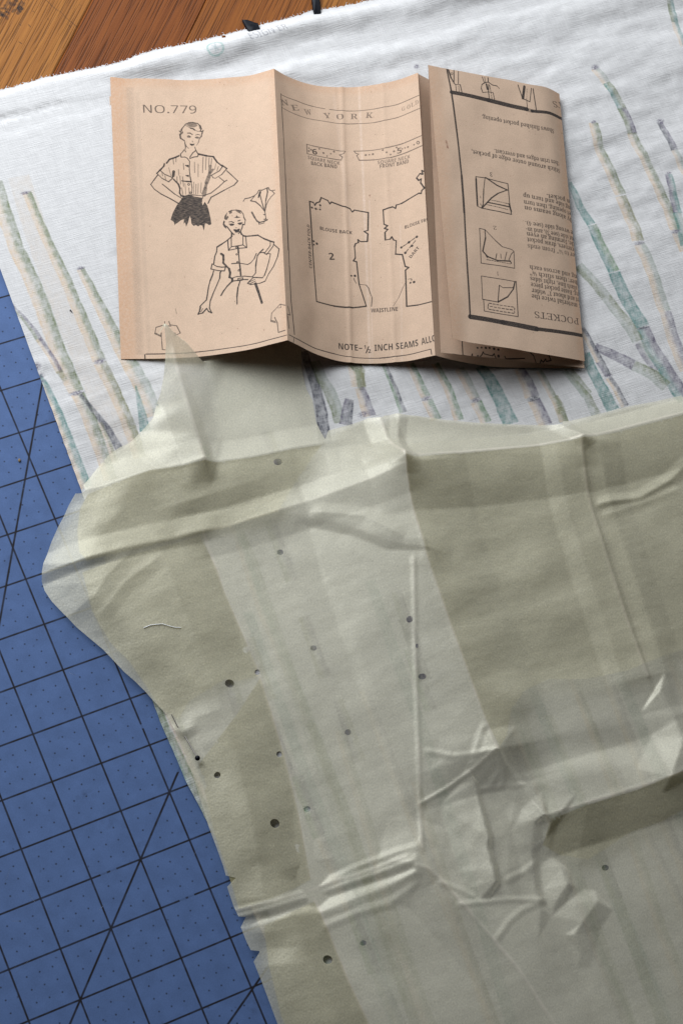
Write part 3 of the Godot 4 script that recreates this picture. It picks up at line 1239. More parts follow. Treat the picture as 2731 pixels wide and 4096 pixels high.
const CANES := """
WW 70 90 52 75,700 150,940 240,1180 330,1400 430,1640 500,1800
TG 46 40 100 585,2760 607,2800 645,2903 700,3014 760,3140 850,3340
PG 50 52 95 -20,720 15,836 66,989 128,1116 168,1218 214,1346 265,1473 306,1566
PG 46 42 90 310,1574 357,1674 385,1750 415,1830 440,1920
PG 30 44 90 108,764 143,851 204,989 265,1116 306,1218 357,1336 398,1440
PO 44 42 90 400,1448 446,1540 491,1642 536,1757 560,1830
PG 28 54 85 323,1070 357,1137 398,1218 449,1315 480,1381 529,1470
PS 56 50 75 520,1450 561,1527 593,1591 618,1665
TT 6 36 85 543,1540 560,1620 582,1725
GV 14 24 80 51,1222 87,1259 133,1315 163,1361
PV 22 24 85 155,1350 204,1422 240,1489
OO 24 16 70 236,1480 262,1520
KK 12 26 80 322,1578 383,1655 434,1719 480,1800
PO 14 22 60 400,1690 430,1760 462,1850
PT 30 38 85 150,1500 185,1553 223,1636 261,1732 293,1815 325,1897 345,1950
PS 32 36 70 2376,272 2419,323 2440,355
TG 30 34 80 2424,330 2470,399 2490,440
GV 36 36 75 2484,430 2512,484 2530,535
PG 36 40 75 2526,530 2546,577 2597,671 2631,747 2673,832 2700,920
PS 36 42 75 2703,930 2740,1000
PG 36 42 72 2372,490 2393,577 2427,654 2463,730 2481,775
PO 42 44 75 2483,780 2508,837 2539,913 2552,962
PS 44 46 75 2556,975 2584,1029 2610,1096 2633,1172 2660,1244
PV 44 50 62 2660,1244 2682,1320 2713,1409 2745,1480
TT 22 34 90 2276,725 2320,820 2365,896
TE 36 44 92 2367,899 2410,998 2454,1087
TT 44 52 90 2455,1090 2494,1177 2535,1244 2570,1306
TV 48 56 90 2572,1310 2606,1387 2646,1454
TV 54 58 85 2646,1454 2704,1545 2740,1600
GS 36 42 70 2310,1060 2369,1123 2423,1186
SG 40 44 62 2423,1186 2468,1244 2517,1306 2552,1364
VS 34 42 70 2555,1370 2588,1427 2633,1476
VV 30 42 72 2380,1386 2463,1422 2534,1458
SG 42 48 65 2534,1458 2610,1498 2665,1545
PK 22 30 80 2328,1310 2365,1382 2400,1445
VK 32 24 85 2400,1445 2432,1503
PK 26 30 78 2434,1510 2463,1556 2499,1625
TT 34 48 82 2340,1410 2374,1494 2410,1561 2450,1640
SG 22 36 70 2255,1480 2311,1543 2347,1587 2385,1660
SO 30 34 70 2215,1585 2235,1620 2255,1690
VT 28 32 70 2673,694 2695,784 2712,850
TS 32 34 65 2708,845 2722,900 2740,980
GT 26 28 70 2670,-30 2699,85
PT 28 28 60 2699,85 2730,190
KV 22 26 75 2640,486 2673,552 2695,600
PS 26 30 65 2695,600 2715,640 2760,740
KK 26 44 95 1215,1400 1240,1480 1265,1556 1288,1660 1300,1770
GS 36 42 75 1258,1440 1290,1520 1318,1564 1342,1625 1362,1690
PO 44 50 70 1412,1440 1428,1500 1433,1548
GO 44 18 85 1410,1440 1440,1480 1442,1560
PV 34 46 72 1438,1550 1458,1600 1478,1665
VK 30 44 85 1398,1595 1390,1640 1382,1700
EK 18 26 90 1530,1440 1560,1510 1579,1556 1612,1650
PE 30 34 70 1640,1450 1676,1530 1703,1587
PE 38 38 60 1706,1600 1726,1640 1745,1680
PE 28 34 70 1740,1450 1770,1510 1793,1556 1835,1680
PS 36 38 70 1838,1470 1875,1545 1900,1594
PE 40 40 70 1903,1606 1925,1650 1945,1690
TT 40 58 92 1920,1460 1955,1510 1984,1564 2010,1620 2042,1695
PV 40 52 78 2075,1470 2110,1540 2130,1587
PV 46 50 75 2134,1598 2160,1650 2182,1700
PG 24 32 65 2155,1480 2195,1555 2221,1602 2256,1685
SG 36 42 65 2275,1480 2311,1530 2346,1580
"""
const NODES := "V,100,765,22,9 V,400,1440,26,15 V,306,1570,34,12 V,322,1066,20,10 V,48,1220,10,14 V,145,1462,20,22 V,155,1500,24,16 V,165,1520,20,8 V,2378,266,22,16 V,2372,486,14,9 V,2640,480,20,16 V,2555,970,26,10 K,2572,1308,30,7 V,2672,688,16,8 V,2700,924,24,12 V,1704,1592,24,12 V,1902,1599,24,12 K,2132,1592,28,14 O,2236,1640,20,22 V,2432,1500,20,8 V,1664,264,14,14 V,1450,1655,24,16"


func shade(code: String) -> Color:
	match code:
		"P": return Color8(198, 178, 154)
		"G": return Color8(112, 120, 92)
		"O": return Color8(122, 122, 92)
		"T": return Color8(84, 124, 118)
		"E": return Color8(92, 122, 88)
		"S": return Color8(150, 156, 146)
		"W": return Color8(192, 183, 172)
		"V": return Color8(96, 90, 106)
	return Color8(58, 60, 72)


func cloth_point(p: Vector2, ink: Ink) -> Vector2:
	return (p - CLOTH_LO) / (CLOTH_HI - CLOTH_LO) * Vector2(ink.w, ink.h)


func cane(ink: Ink, pts: PackedVector2Array, wa: float, wb: float, left: Color, right: Color, alpha: float, sd: int) -> void:
	var total := 0.0
	for j in pts.size() - 1:
		total += pts[j].distance_to(pts[j + 1])
	var done := 0.0
	for j in pts.size() - 1:
		var p := pts[j]
		var q := pts[j + 1]
		var run := p.distance_to(q)
		var dir := (q - p) / maxf(run, 0.001)
		var before := (p - pts[j - 1]).normalized() if j > 0 else dir
		var after := (pts[j + 2] - q).normalized() if j + 2 < pts.size() else dir
		var ca := (before + dir).normalized()
		var cb := (after + dir).normalized()
		var rad := maxf(wa, wb) * 0.6 + 3.0
		for y in range(floori(minf(p.y, q.y) - rad), ceili(maxf(p.y, q.y) + rad)):
			for x in range(floori(minf(p.x, q.x) - rad), ceili(maxf(p.x, q.x) + rad)):
				var here := Vector2(x + 0.5, y + 0.5)
				if (here - p).dot(ca) < 0.0 or (here - q).dot(cb) >= 0.0:
					continue
				var d := (here - p).dot(dir)
				var t := clampf((done + d) / total, 0.0, 1.0)
				var half := lerpf(wa, wb, t) * 0.5
				var side := dir.cross(here - p) / half
				side += 0.11 * ink.grain.get_noise_2d(x * 0.35 + sd * 91.0, y * 0.22)
				var cover := clampf((1.0 - absf(side)) * half * 0.55 + 0.3, 0.0, 1.0)
				if cover <= 0.0:
					continue
				# left of the way down is the right hand side of the cane
				var n := ink.grain.get_noise_2d(x * 0.7 + sd * 37.0, y * 0.5)
				var m := smoothstep(-0.4, 0.4, -side + 0.22 * n)
				var col := left.lerp(right, m)
				var edge := 0.72 + 0.28 * smoothstep(0.45, 0.95, absf(side))
				var wash := clampf(0.86 + 0.55 * n + 0.3 * ink.grain.get_noise_2d(x * 0.12 + 50.0, y * 0.12 + sd), 0.35, 1.1)
				var thread := 0.86 + 0.28 * ink.grain.get_noise_2d(x * 5.0, y * 0.6) + 0.22 * ink.grain.get_noise_2d(x * 0.6, y * 5.0)
				ink.over(x, y, col, clampf(alpha * cover * edge * wash * thread, 0.0, 0.96))
		done += run


func cloth_print() -> ImageTexture:
	var ink := Ink.new(1400, 1900, Color8(225, 222, 215))
	var px := 1400.0 / (CLOTH_HI.x - CLOTH_LO.x) / 7680.0   # texture pixels per photograph pixel
	var sd := 1
	# canes that lie under the tissue paper
	var rng := RandomNumberGenerator.new()
	rng.seed = 77
	var kinds := ["PG", "PV", "TT", "PO", "VK", "PE", "SG", "TT", "PV", "GO"]
	for k in 34:
		var start := Vector2(-0.135 + k * 0.0125 + rng.randf_range(-0.004, 0.004), rng.randf_range(-0.06, 0.16))
		var pts := PackedVector2Array()
		var way := rng.randf_range(-0.08, 0.08)
		for j in 7:
			pts.append(cloth_point(start + Vector2((0.31 + way) * j * 0.045 + rng.randf_range(-0.002, 0.002), 0.045 * j), ink))
		var kind: String = kinds[k % 10]
		if start.y < -0.012 + 0.05 * sin(start.x * 9.0):
			for j in pts.size():
				pts[j].y += 0.06 / (CLOTH_HI.y - CLOTH_LO.y) * ink.h
		cane(ink, pts, rng.randf_range(34, 46) * px, rng.randf_range(42, 66) * px, shade(kind[0]), shade(kind[1]), rng.randf_range(0.45, 0.8), 100 + k)
	var dull := ["V", "O", "K", "G", "E"]
	for t in PUNCHED.split(" "):
		var n: PackedFloat64Array = t.split_floats(",")
		var pts := PackedVector2Array()
		for j in 5:
			var q := lay(n[0] + (j - 2) * 22.0, n[1] + (j - 2) * 62.0, 0.002)
			pts.append(cloth_point(Vector2(q.x, q.z), ink))
		var c: String = dull[int(n[0]) % 5]
		cane(ink, pts, 46 * px, 54 * px, shade(c), shade("V" if c != "V" else "O"), 0.8, 200 + int(n[0]))
	for row in CANES.split("\n", false):
		var word := row.split(" ", false)
		var pts := PackedVector2Array()
		for p in places(" ".join(word.slice(4)), 0.002):
			pts.append(cloth_point(p, ink))
		cane(ink, pts, word[1].to_float() * 1.3 * px, word[2].to_float() * 1.3 * px, shade(word[0][0]), shade(word[0][1]), minf(1.0, word[3].to_float() * 0.0140), sd)
		sd += 1
	for t in NODES.split(" "):
		var n := t.split(",")
		var p := lay(n[1].to_float(), n[2].to_float(), 0.002)
		var at := cloth_point(Vector2(p.x, p.z), ink)
		var ra := n[3].to_float() * px
		var rb := n[4].to_float() * px
		var col := shade(n[0])
		for y in range(int(at.y - rb * 1.6) - 1, int(at.y + rb * 1.6) + 2):
			for x in range(int(at.x - ra * 1.5) - 1, int(at.x + ra * 1.5) + 2):
				var d := Vector2((x - at.x) / ra, (y - at.y + 0.25 * (x - at.x)) / rb).length()
				var g := ink.grain.get_noise_2d(x * 1.6 + at.x, y * 2.6)
				ink.over(x, y, col, clampf((1.15 - d) * 1.4, 0.0, 1.0) * clampf(0.62 + 1.1 * g, 0.0, 0.9))
	# the marks near the selvedge: a ring with a cross, and a few faint letters
	var ring := PackedVector2Array()
	for j in 25:
		var a := TAU * j / 24.0
		var p := lay(860 + 32 * cos(a), 196 + 27 * sin(a), 0.003)
		ring.append(cloth_point(Vector2(p.x, p.z), ink))
	for j in 24:
		soft_stroke(ink, ring[j], ring[j + 1], 3.2, Color8(120, 160, 150), 0.42)
	for l in ["858,174 862,214", "838,204 884,190", "846,186 872,204"]:
		var e := places(l, 0.003)
		soft_stroke(ink, cloth_point(e[0], ink), cloth_point(e[1], ink), 2.6, Color8(110, 140, 140), 0.4)
	var letters := Ink.new(360, 110, Color8(60, 60, 72))
	letters.wear = 0.5
	letters.letters("ESIGN ER", font_of("s"), Vector2(10, 92), Vector2(350, 92), 74, 0.85)
	var a0 := lay(1002, 158, 0.003)
	var a1 := lay(1152, 116, 0.003)
	var la := cloth_point(Vector2(a0.x, a0.z), ink)
	var lb := cloth_point(Vector2(a1.x, a1.z), ink)
	var dir := (lb - la).normalized()
	var up := Vector2(dir.y, -dir.x)
	var s := la.distance_to(lb) / 340.0
	for y in range(int(minf(la.y, lb.y)) - 30, int(maxf(la.y, lb.y)) + 6):
		for x in range(int(la.x) - 10, int(lb.x) + 12):
			var d := Vector2(x, y) - la
			var u := int(10 + d.dot(dir) / s)
			var v := int(92 - d.dot(up) / s)
			if u >= 0 and v >= 0 and u < 360 and v < 110:
				var sum := 0.0
				for j in [[0, 0], [2, 0], [0, 2], [2, 2], [-2, 0], [0, -2]]:
					var uu := clampi(u + j[0], 0, 359)
					var vv := clampi(v + j[1], 0, 109)
					sum += letters.a[vv * 360 + uu]
				ink.over(x, y, Color8(60, 60, 76), sum / 6.0 * 0.75)
	return ink.texture()


func soft_stroke(ink: Ink, p: Vector2, q: Vector2, width: float, col: Color, alpha: float) -> void:
	var rad := width * 0.5
	for y in range(floori(minf(p.y, q.y) - rad - 1), ceili(maxf(p.y, q.y) + rad + 2)):
		for x in range(floori(minf(p.x, q.x) - rad - 1), ceili(maxf(p.x, q.x) + rad + 2)):
			var here := Vector2(x + 0.5, y + 0.5)
			var cover := clampf(rad + 0.5 - here.distance_to(Geometry2D.get_closest_point_to_segment(here, p, q)), 0.0, 1.0)
			ink.over(x, y, col, alpha * cover * clampf(0.8 + ink.grain.get_noise_2d(x * 2.0, y * 2.0), 0.2, 1.0))


func near_line(p: Vector2, pts: PackedVector2Array) -> float:
	var best := INF
	for j in pts.size() - 1:
		best = minf(best, p.distance_squared_to(Geometry2D.get_closest_point_to_segment(p, pts[j], pts[j + 1])))
	return sqrt(best)


var cloth: Sheet


func build_fabric() -> void:
	var top := places(SELVEDGE, 0.0)
	var side := places(FOLD, 0.0)
	var sh := Sheet.new(CLOTH_LO, CLOTH_HI, 0.0022)
	var long_way := Vector2(0.942, -0.336)
	var short_way := Vector2(0.336, 0.942)
	var folds := fast_noise(91, 1.0, 3)
	var crumple := fast_noise(92, 1.0, 3)
	var ripples := fast_noise(93, 1.0, 2)
	for k in sh.nz:
		for i in sh.nx:
			var p := sh.lo + Vector2(i, k) * sh.step
			var a := p.dot(long_way)
			var b := p.dot(short_way)
			var y := 0.0019
			var fade := 1.0 - 0.65 * smoothstep(-0.14, -0.05, b)   # flatter under the papers
			y += fade * 0.0017 * folds.get_noise_2d(a * 6.0, b * 26.0)
			y += fade * 0.0011 * crumple.get_noise_2d(a * 22.0 + 9.0, b * 60.0)
			y += 0.00026 * ripples.get_noise_2d(a * 120.0, b * 210.0)
			var d := near_line(p, top) if b < -0.16 else 1.0
			if d < 0.08:
				y += 0.0020 * exp(-pow((d - 0.010) / 0.006, 2.0)) - 0.0026 * exp(-pow((d - 0.024) / 0.008, 2.0)) + 0.0016 * exp(-pow((d - 0.038) / 0.008, 2.0))
				y += 0.0006 * sin(a * 330.0 + 4.0 * ripples.get_noise_2d(a * 40.0, 3.0)) * exp(-d / 0.007)
				y = lerpf(-0.0012, y, smoothstep(0.0, 0.008, d))
			var e := near_line(p, side) if p.x < 0.02 else 1.0
			if e < 0.0035:
				var t := 1.0 - e / 0.0035
				y = lerpf(y, 0.0002, 1.0 - sqrt(maxf(0.0, 1.0 - t * t)))
			elif e < 0.03:
				y += 0.0007 * exp(-pow((e - 0.009) / 0.006, 2.0))
			y = maxf(y, 0.0004 if d > 0.02 else -0.0016)
			# pressed flat by the paper sheet
			var under := minf(minf(p.x + 0.196, 0.150 - p.x), minf(p.y + 0.268, -0.079 - p.y))
			y = lerpf(y, minf(y, 0.0009), smoothstep(0.0, 0.010, under))
			sh.y[k * sh.nx + i] = y
	cloth = sh
	# the selvedge frays a little
	var ragged := PackedVector2Array()
	var rng := RandomNumberGenerator.new()
	rng.seed = 6
	for j in top.size() - 1:
		var count := maxi(1, int(top[j].distance_to(top[j + 1]) / 0.0007))
		for t in count:
			var n := short_way * (rng.randf_range(-0.0004, 0.0004) + 0.0007 * folds.get_noise_2d(t * 0.4 + j * 31.0, 1.0))
			ragged.append(top[j].lerp(top[j + 1], float(t) / count) + n)
	var outline := ragged.duplicate()
	outline.append(Vector2(0.31, -0.37))
	outline.append(Vector2(0.31, 0.34))
	outline.append_array(side)
	var m := plain(Color(0.61, 0.602, 0.602), 0.92, 0.25)
	m.albedo_texture = weave
	m.rim_enabled = true
	m.rim = 0.25
	m.heightmap_enabled = true
	m.heightmap_texture = weave_relief
	m.heightmap_scale = 0.022
	with_print(m, cloth_print())
	var uv1 := Transform2D(Vector2(long_way.x, short_way.x) / 0.06, Vector2(long_way.y, short_way.y) / 0.06, Vector2.ZERO)
	var size := CLOTH_HI - CLOTH_LO
	var uv2 := Transform2D(Vector2(1.0 / size.x, 0), Vector2(0, 1.0 / size.y), -CLOTH_LO / size)
	var root := thing("cotton_fabric", "white cotton fabric printed with watercolour bamboo canes, folded along its left edge", "fabric")
	obj("cloth", sh.mesh(outline, [], uv1, uv2), m, root)
	# loose threads along the selvedge
	var st := SurfaceTool.new()
	st.begin(Mesh.PRIMITIVE_TRIANGLES)
	for j in range(0, ragged.size(), 3):
		var p := ragged[j]
		if p.x < -0.2 or p.x > 0.16:
			continue
		var q := p - short_way * rng.randf_range(0.0004, 0.0014) + long_way * rng.randf_range(-0.0010, 0.0010)
		var y := sh.at(p)
		tube(st, PackedVector3Array([Vector3(p.x, y + 0.0001, p.y), Vector3(lerpf(p.x, q.x, 0.6), y + rng.randf_range(-0.0002, 0.0006), lerpf(p.y, q.y, 0.6)), Vector3(q.x, y + rng.randf_range(-0.0005, 0.0004), q.y)]), 0.00013, 3)
	var fringe := obj("fringe", st.commit(), plain(Color(0.78, 0.77, 0.8), 0.9, 0.2), root)
	fringe.set_meta("kind", "stuff")


func tube(st: SurfaceTool, pts: PackedVector3Array, rad: float, sides := 6, rad_end := -1.0) -> void:
	if rad_end < 0.0:
		rad_end = rad
	var rings := []
	for j in pts.size():
		var dir := (pts[mini(j + 1, pts.size() - 1)] - pts[maxi(j - 1, 0)]).normalized()
		var u := dir.cross(Vector3.UP if absf(dir.y) < 0.9 else Vector3.RIGHT).normalized()
		var v := u.cross(dir)
		var r := lerpf(rad, rad_end, float(j) / (pts.size() - 1))
		var ring := []
		for s in sides:
			var a := TAU * s / sides
			ring.append([pts[j] + (u * cos(a) + v * sin(a)) * r, u * cos(a) + v * sin(a)])
		rings.append(ring)
	for j in pts.size() - 1:
		for s in sides:
			var q := [rings[j][s], rings[j][(s + 1) % sides], rings[j + 1][(s + 1) % sides], rings[j + 1][s]]
			for t in [0, 1, 2, 0, 2, 3]:
				st.set_normal(q[t][1])
				st.add_vertex(q[t][0])

# ---------------------------------------------------------------- the folded instruction sheet

func stations(tenths: Array) -> PackedVector3Array:
	var out := PackedVector3Array()
	for k in range(0, tenths.size(), 3):
		out.append(Vector3(tenths[k], tenths[k + 1], tenths[k + 2]) * 0.0001)
	return out


func along(p: PackedVector3Array, t: float) -> Vector3:
	var q := t * (p.size() - 1)
	var j := clampi(int(q), 0, p.size() - 2)
	var a := p[maxi(j - 1, 0)] if j > 0 else p[0] * 2.0 - p[1]
	var d := p[j + 2] if j + 2 < p.size() else p[p.size() - 1] * 2.0 - p[p.size() - 2]
	return p[j].cubic_interpolate(p[j + 1], a, d, q - j)


func panel_mesh(bottom: Array, top: Array, warp: float, sd: int, wear_line := 0.0) -> ArrayMesh:   # a thin leaf between two edges, with both faces and a cut rim
	var b := stations(bottom)
	var t := stations(top)
	var nu := 96
	var nv := 56
	var bump := fast_noise(sd, 1.0, 2)
	var grid := []
	for i in nu + 1:
		var u := float(i) / nu
		var pb := along(b, u)
		var pt := along(t, u)
		var col := []
		for k in nv + 1:
			var v := float(k) / nv
			var p := pt.lerp(pb, v)
			var hold := minf(minf(u, 1.0 - u), 0.12) / 0.12
			p.y += warp * hold * bump.get_noise_2d(u * 2.2, v * 3.0) + wear_line * 0.0005 * (exp(-pow((u - 0.50) / 0.012, 2.0)) + 0.6 * exp(-pow((u - 0.76) / 0.01, 2.0)))
			col.append(p)
		grid.append(col)
	var st := SurfaceTool.new()
	st.begin(Mesh.PRIMITIVE_TRIANGLES)
	var thick := 0.00016
	for face in 2:
		for i in nu + 1:
			for k in nv + 1:
				var dx: Vector3 = grid[mini(i + 1, nu)][k] - grid[maxi(i - 1, 0)][k]
				var dz: Vector3 = grid[i][mini(k + 1, nv)] - grid[i][maxi(k - 1, 0)]
				var nrm := dz.cross(dx).normalized()
				st.set_normal(nrm if face == 0 else -nrm)
				st.set_uv(Vector2(i / float(nu) * 0.09, k / float(nv) * 0.175) / 0.07)
				st.set_uv2(Vector2(clampf(i / float(nu), 0.002, 0.998), clampf(k / float(nv), 0.002, 0.998)) if face == 0 else Vector2(0.004, 0.004))
				st.add_vertex(grid[i][k] + (Vector3.ZERO if face == 0 else -nrm * thick))
	var m := (nu + 1) * (nv + 1)
	for i in nu:
		for k in nv:
			var c := i * (nv + 1) + k
			for q in [c, c + nv + 1, c + nv + 2, c, c + nv + 2, c + 1]:
				st.add_index(q)
			for q in [c, c + nv + 2, c + nv + 1, c, c + 1, c + nv + 2]:
				st.add_index(m + q)
	for i in nu:
		for k in [0, nv]:
			var c: int = i * (nv + 1) + k
			for q in [c, c + nv + 1, m + c, c + nv + 1, m + c + nv + 1, m + c]:
				st.add_index(q)
	for k in nv:
		for i in [0, nu]:
			var c: int = i * (nv + 1) + k
			for q in [c, c + 1, m + c, c + 1, m + c + 1, m + c]:
				st.add_index(q)
	return st.commit()


func paper(ink: Texture2D) -> StandardMaterial3D:
	var m := plain(Color(0.66, 0.475, 0.335), 0.75, 0.35)
	m.albedo_texture = fibre
	m.backlight_enabled = true
	m.backlight = Color(0.50, 0.29, 0.15)
	if ink:
		with_print(m, ink)
	return m


func build_instruction_sheet() -> void:
	var root := thing("instruction_sheet", "folded peach paper sewing instruction sheet with blouse drawings, standing in pleats on the fabric", "instruction sheet")
	var inks := [printed(728, 1400, INK_LEFT, 0.2), printed(724, 1400, INK_MIDDLE, 0.18), null, printed(680, 1400, INK_INNER, 0.1), printed(690, 1400, INK_FLAP, 0.16)]
	var words := ["left panel with two drawn women in blouses", "middle panel with blouse pattern pieces", "lower panel curving under the flap", "inner fold glowing orange", "brown flap with upside down pocket instructions"]
	var edges := [[LEFT_BOTTOM, LEFT_TOP], [MIDDLE_BOTTOM, MIDDLE_TOP], [LOWER_BOTTOM, LOWER_TOP], [INNER_BOTTOM, INNER_TOP], [FLAP_BOTTOM, FLAP_TOP]]
	for k in 5:
		var o := obj("flap" if k == 4 else "panel", panel_mesh(edges[k][0], edges[k][1], [0.0007, 0.0009, 0.0003, 0.0008, 0.0007][k], 300 + k, 1.0 if k == 1 else 0.0), paper(inks[k]), root)
		o.set_meta("label", words[k])
	# a second leaf lies under the left panel and peeps out at its left edge
	var back := PackedInt32Array()
	var a := lay(479, 1409, 0.0007)
	var c := lay(436, 322, 0.0007)
	var lower := [a.x * 1e4, 5.0, a.z * 1e4, a.x * 1e4 + 300, 6.0, a.z * 1e4, a.x * 1e4 + 600, 6.0, a.z * 1e4]
	var upper := [c.x * 1e4, 5.0, c.z * 1e4, c.x * 1e4 + 300, 6.0, c.z * 1e4, c.x * 1e4 + 600, 6.0, c.z * 1e4]
	var leaf := obj("panel", panel_mesh(lower, upper, 0.0, 310), paper(null), root)
	leaf.position.y = 0.0
	leaf.set_meta("label", "under leaf showing as a thin line along the left edge")

# ---------------------------------------------------------------- the tissue paper pattern

const TISSUE_EDGE := """
646,1270,29 652,1330,23 659,1398,18 656,1460,14 651,1523,11 640,1580,9 625,1622,7 612,1674,5.5 574,1719,4 523,1770,3 472,1795,3 434,1821,3 395,1866,3
357,1917,3 332,1948,3 340,1976,3 320,1983,3 300,1984,3 275,2026,3 256,2065,4 233,2107,4 207,2164,4 187,2221,4 174,2252,4 168,2286,4 168,2321,4 180,2359,4 207,2401,4
245,2443,4 268,2466,4 306,2505,4 367,2554,5 413,2593,5 452,2635,5 497,2684,5 543,2723,5 585,2765,5 612,2800,4 666,2861,3 700,2930,3 742,3021,3 781,3129,3 811,3228,3
834,3305,3 865,3389,3 892,3465,3 903,3504,3 943,3513,3 908,3549,3 934,3626,3 953,3668,3 983,3670,3 963,3710,3 987,3771,3 1003,3802,3 1041,3806,3 1014,3848,3
1048,3932,3 1110,4096,3 1150,4200,3 1240,4420,3 3000,4420,3 3100,1500,3 2900,1545,3 2731,1580,3 2623,1605,3 2523,1623,3 2395,1655,3 2245,1693,3 2240,1708,3
2167,1700,3 2030,1696,3 1893,1689,3 1775,1678,3 1665,1662,3 1583,1650,5 1537,1662,5 1524,1675,4 1473,1671,4 1400,1699,3 1312,1724,3 1298,1763,3 1284,1735,3
1263,1684,3 1250,1602,3 1225,1556,3 1207,1480,3 1205,1403,3 1190,1330,3 1000,1330,3 880,1380,3 830,1440,3 812,1448,7 796,1427,12 743,1367,18 676,1317,26
"""
const FLAP_POINTS := "646,1270,26 659,1398,15 686,1400,20 651,1523,8 705,1480,17 625,1622,4 745,1620,12 574,1719,1 523,1770,0 782,1750,7 810,1850,3.5 676,1317,23 743,1367,15 796,1427,9 812,1450,4 765,1500,9 850,1620,0.5 870,1760,0 950,1650,0 905,1440,0 600,1860,0 434,1821,0 740,1960,0 830,1950,0"
const FLAP_FACES := "0,1,2 1,3,2 2,3,4 3,5,4 4,5,6 5,7,6 6,7,9 7,8,9 8,20,9 9,20,10 20,22,10 8,21,20 0,2,11 2,12,11 2,4,12 4,15,12 12,15,13 13,15,14 4,6,15 6,16,15 15,16,14 14,16,19 16,18,19 6,9,16 9,17,16 16,17,18 9,10,17 10,23,17 10,22,23"
const CRUMPLE := """
1969,3020,2.2 1898,3133,2.0 1914,3138,0.4 1801,3393,0 1830,3490,0 1870,3555,0 1915,3602,0.3 1954,3352,5.5 1949,3393,5 1972,3480,5 1980,3530,4.5 1974,3346,0.5 1968,3392,0.3 1993,3475,0.3 2001,3537,0.3 1950,3600,0
1850,3080,0.5 1830,3140,0 1760,3220,0 1700,3130,0 1800,3010,0.5 1900,2950,0 1750,2960,0 2010,3070,1.4 2060,3128,1.5 2120,3205,1.5 2168,3268,3.0 2090,3080,0.3 2160,3170,0.3 2000,3170,0.4 2090,3230,0.4 2040,3330,0.3
2158,3290,0.2 2155,3400,0.2 2163,3470,0 2172,3560,0 2188,3622,0 2132,3300,1.8 2128,3400,1.6 2136,3470,1.5 2146,3560,1.4 2164,3630,1.2 2080,3420,0.2 2080,3540,0.2 2100,3620,0
2200,3292,1.8 2180,3360,0.9 2222,3310,0 2205,3420,0 2272,3535,2.0 2250,3470,1.1 2230,3600,1.3 2300,3545,0.3 2280,3480,0 2260,3615,0.2
2210,3660,0 2256,3740,0 2316,3872,0 2390,3606,1.9 2330,3690,2.0 2300,3740,1.6 2330,3810,0.8 2450,3640,0.1 2400,3720,0.1 2380,3800,0 2370,3870,0 2330,3560,0 2380,3560,0
1680,3350,0.5 1650,3450,0.9 1662,3488,0.7 1610,3520,0 1720,3400,0 1750,3520,0 1700,3560,0 1850,3640,0.5 1600,3250,0 1550,3450,0 1580,3600,0 1800,3700,0 2000,3700,0 2150,3760,0 2250,3950,0 2450,3750,0 2450,3450,0 2400,3330,0
2300,3180,0 2200,3140,0 2150,3060,0 2050,2920,0 1985,2925,0 1600,3100,0
2631,2770,2.2 2604,2943,0 2537,3078,0 2401,3184,0 2668,3120,2.6 2725,2965,3.6 2690,2870,3.2 2560,2850,0 2480,3060,0 2640,3180,0 2750,3120,0 2780,2960,0 2740,2850,0 2680,2740,0 2650,2700,0 2520,3240,0
"""
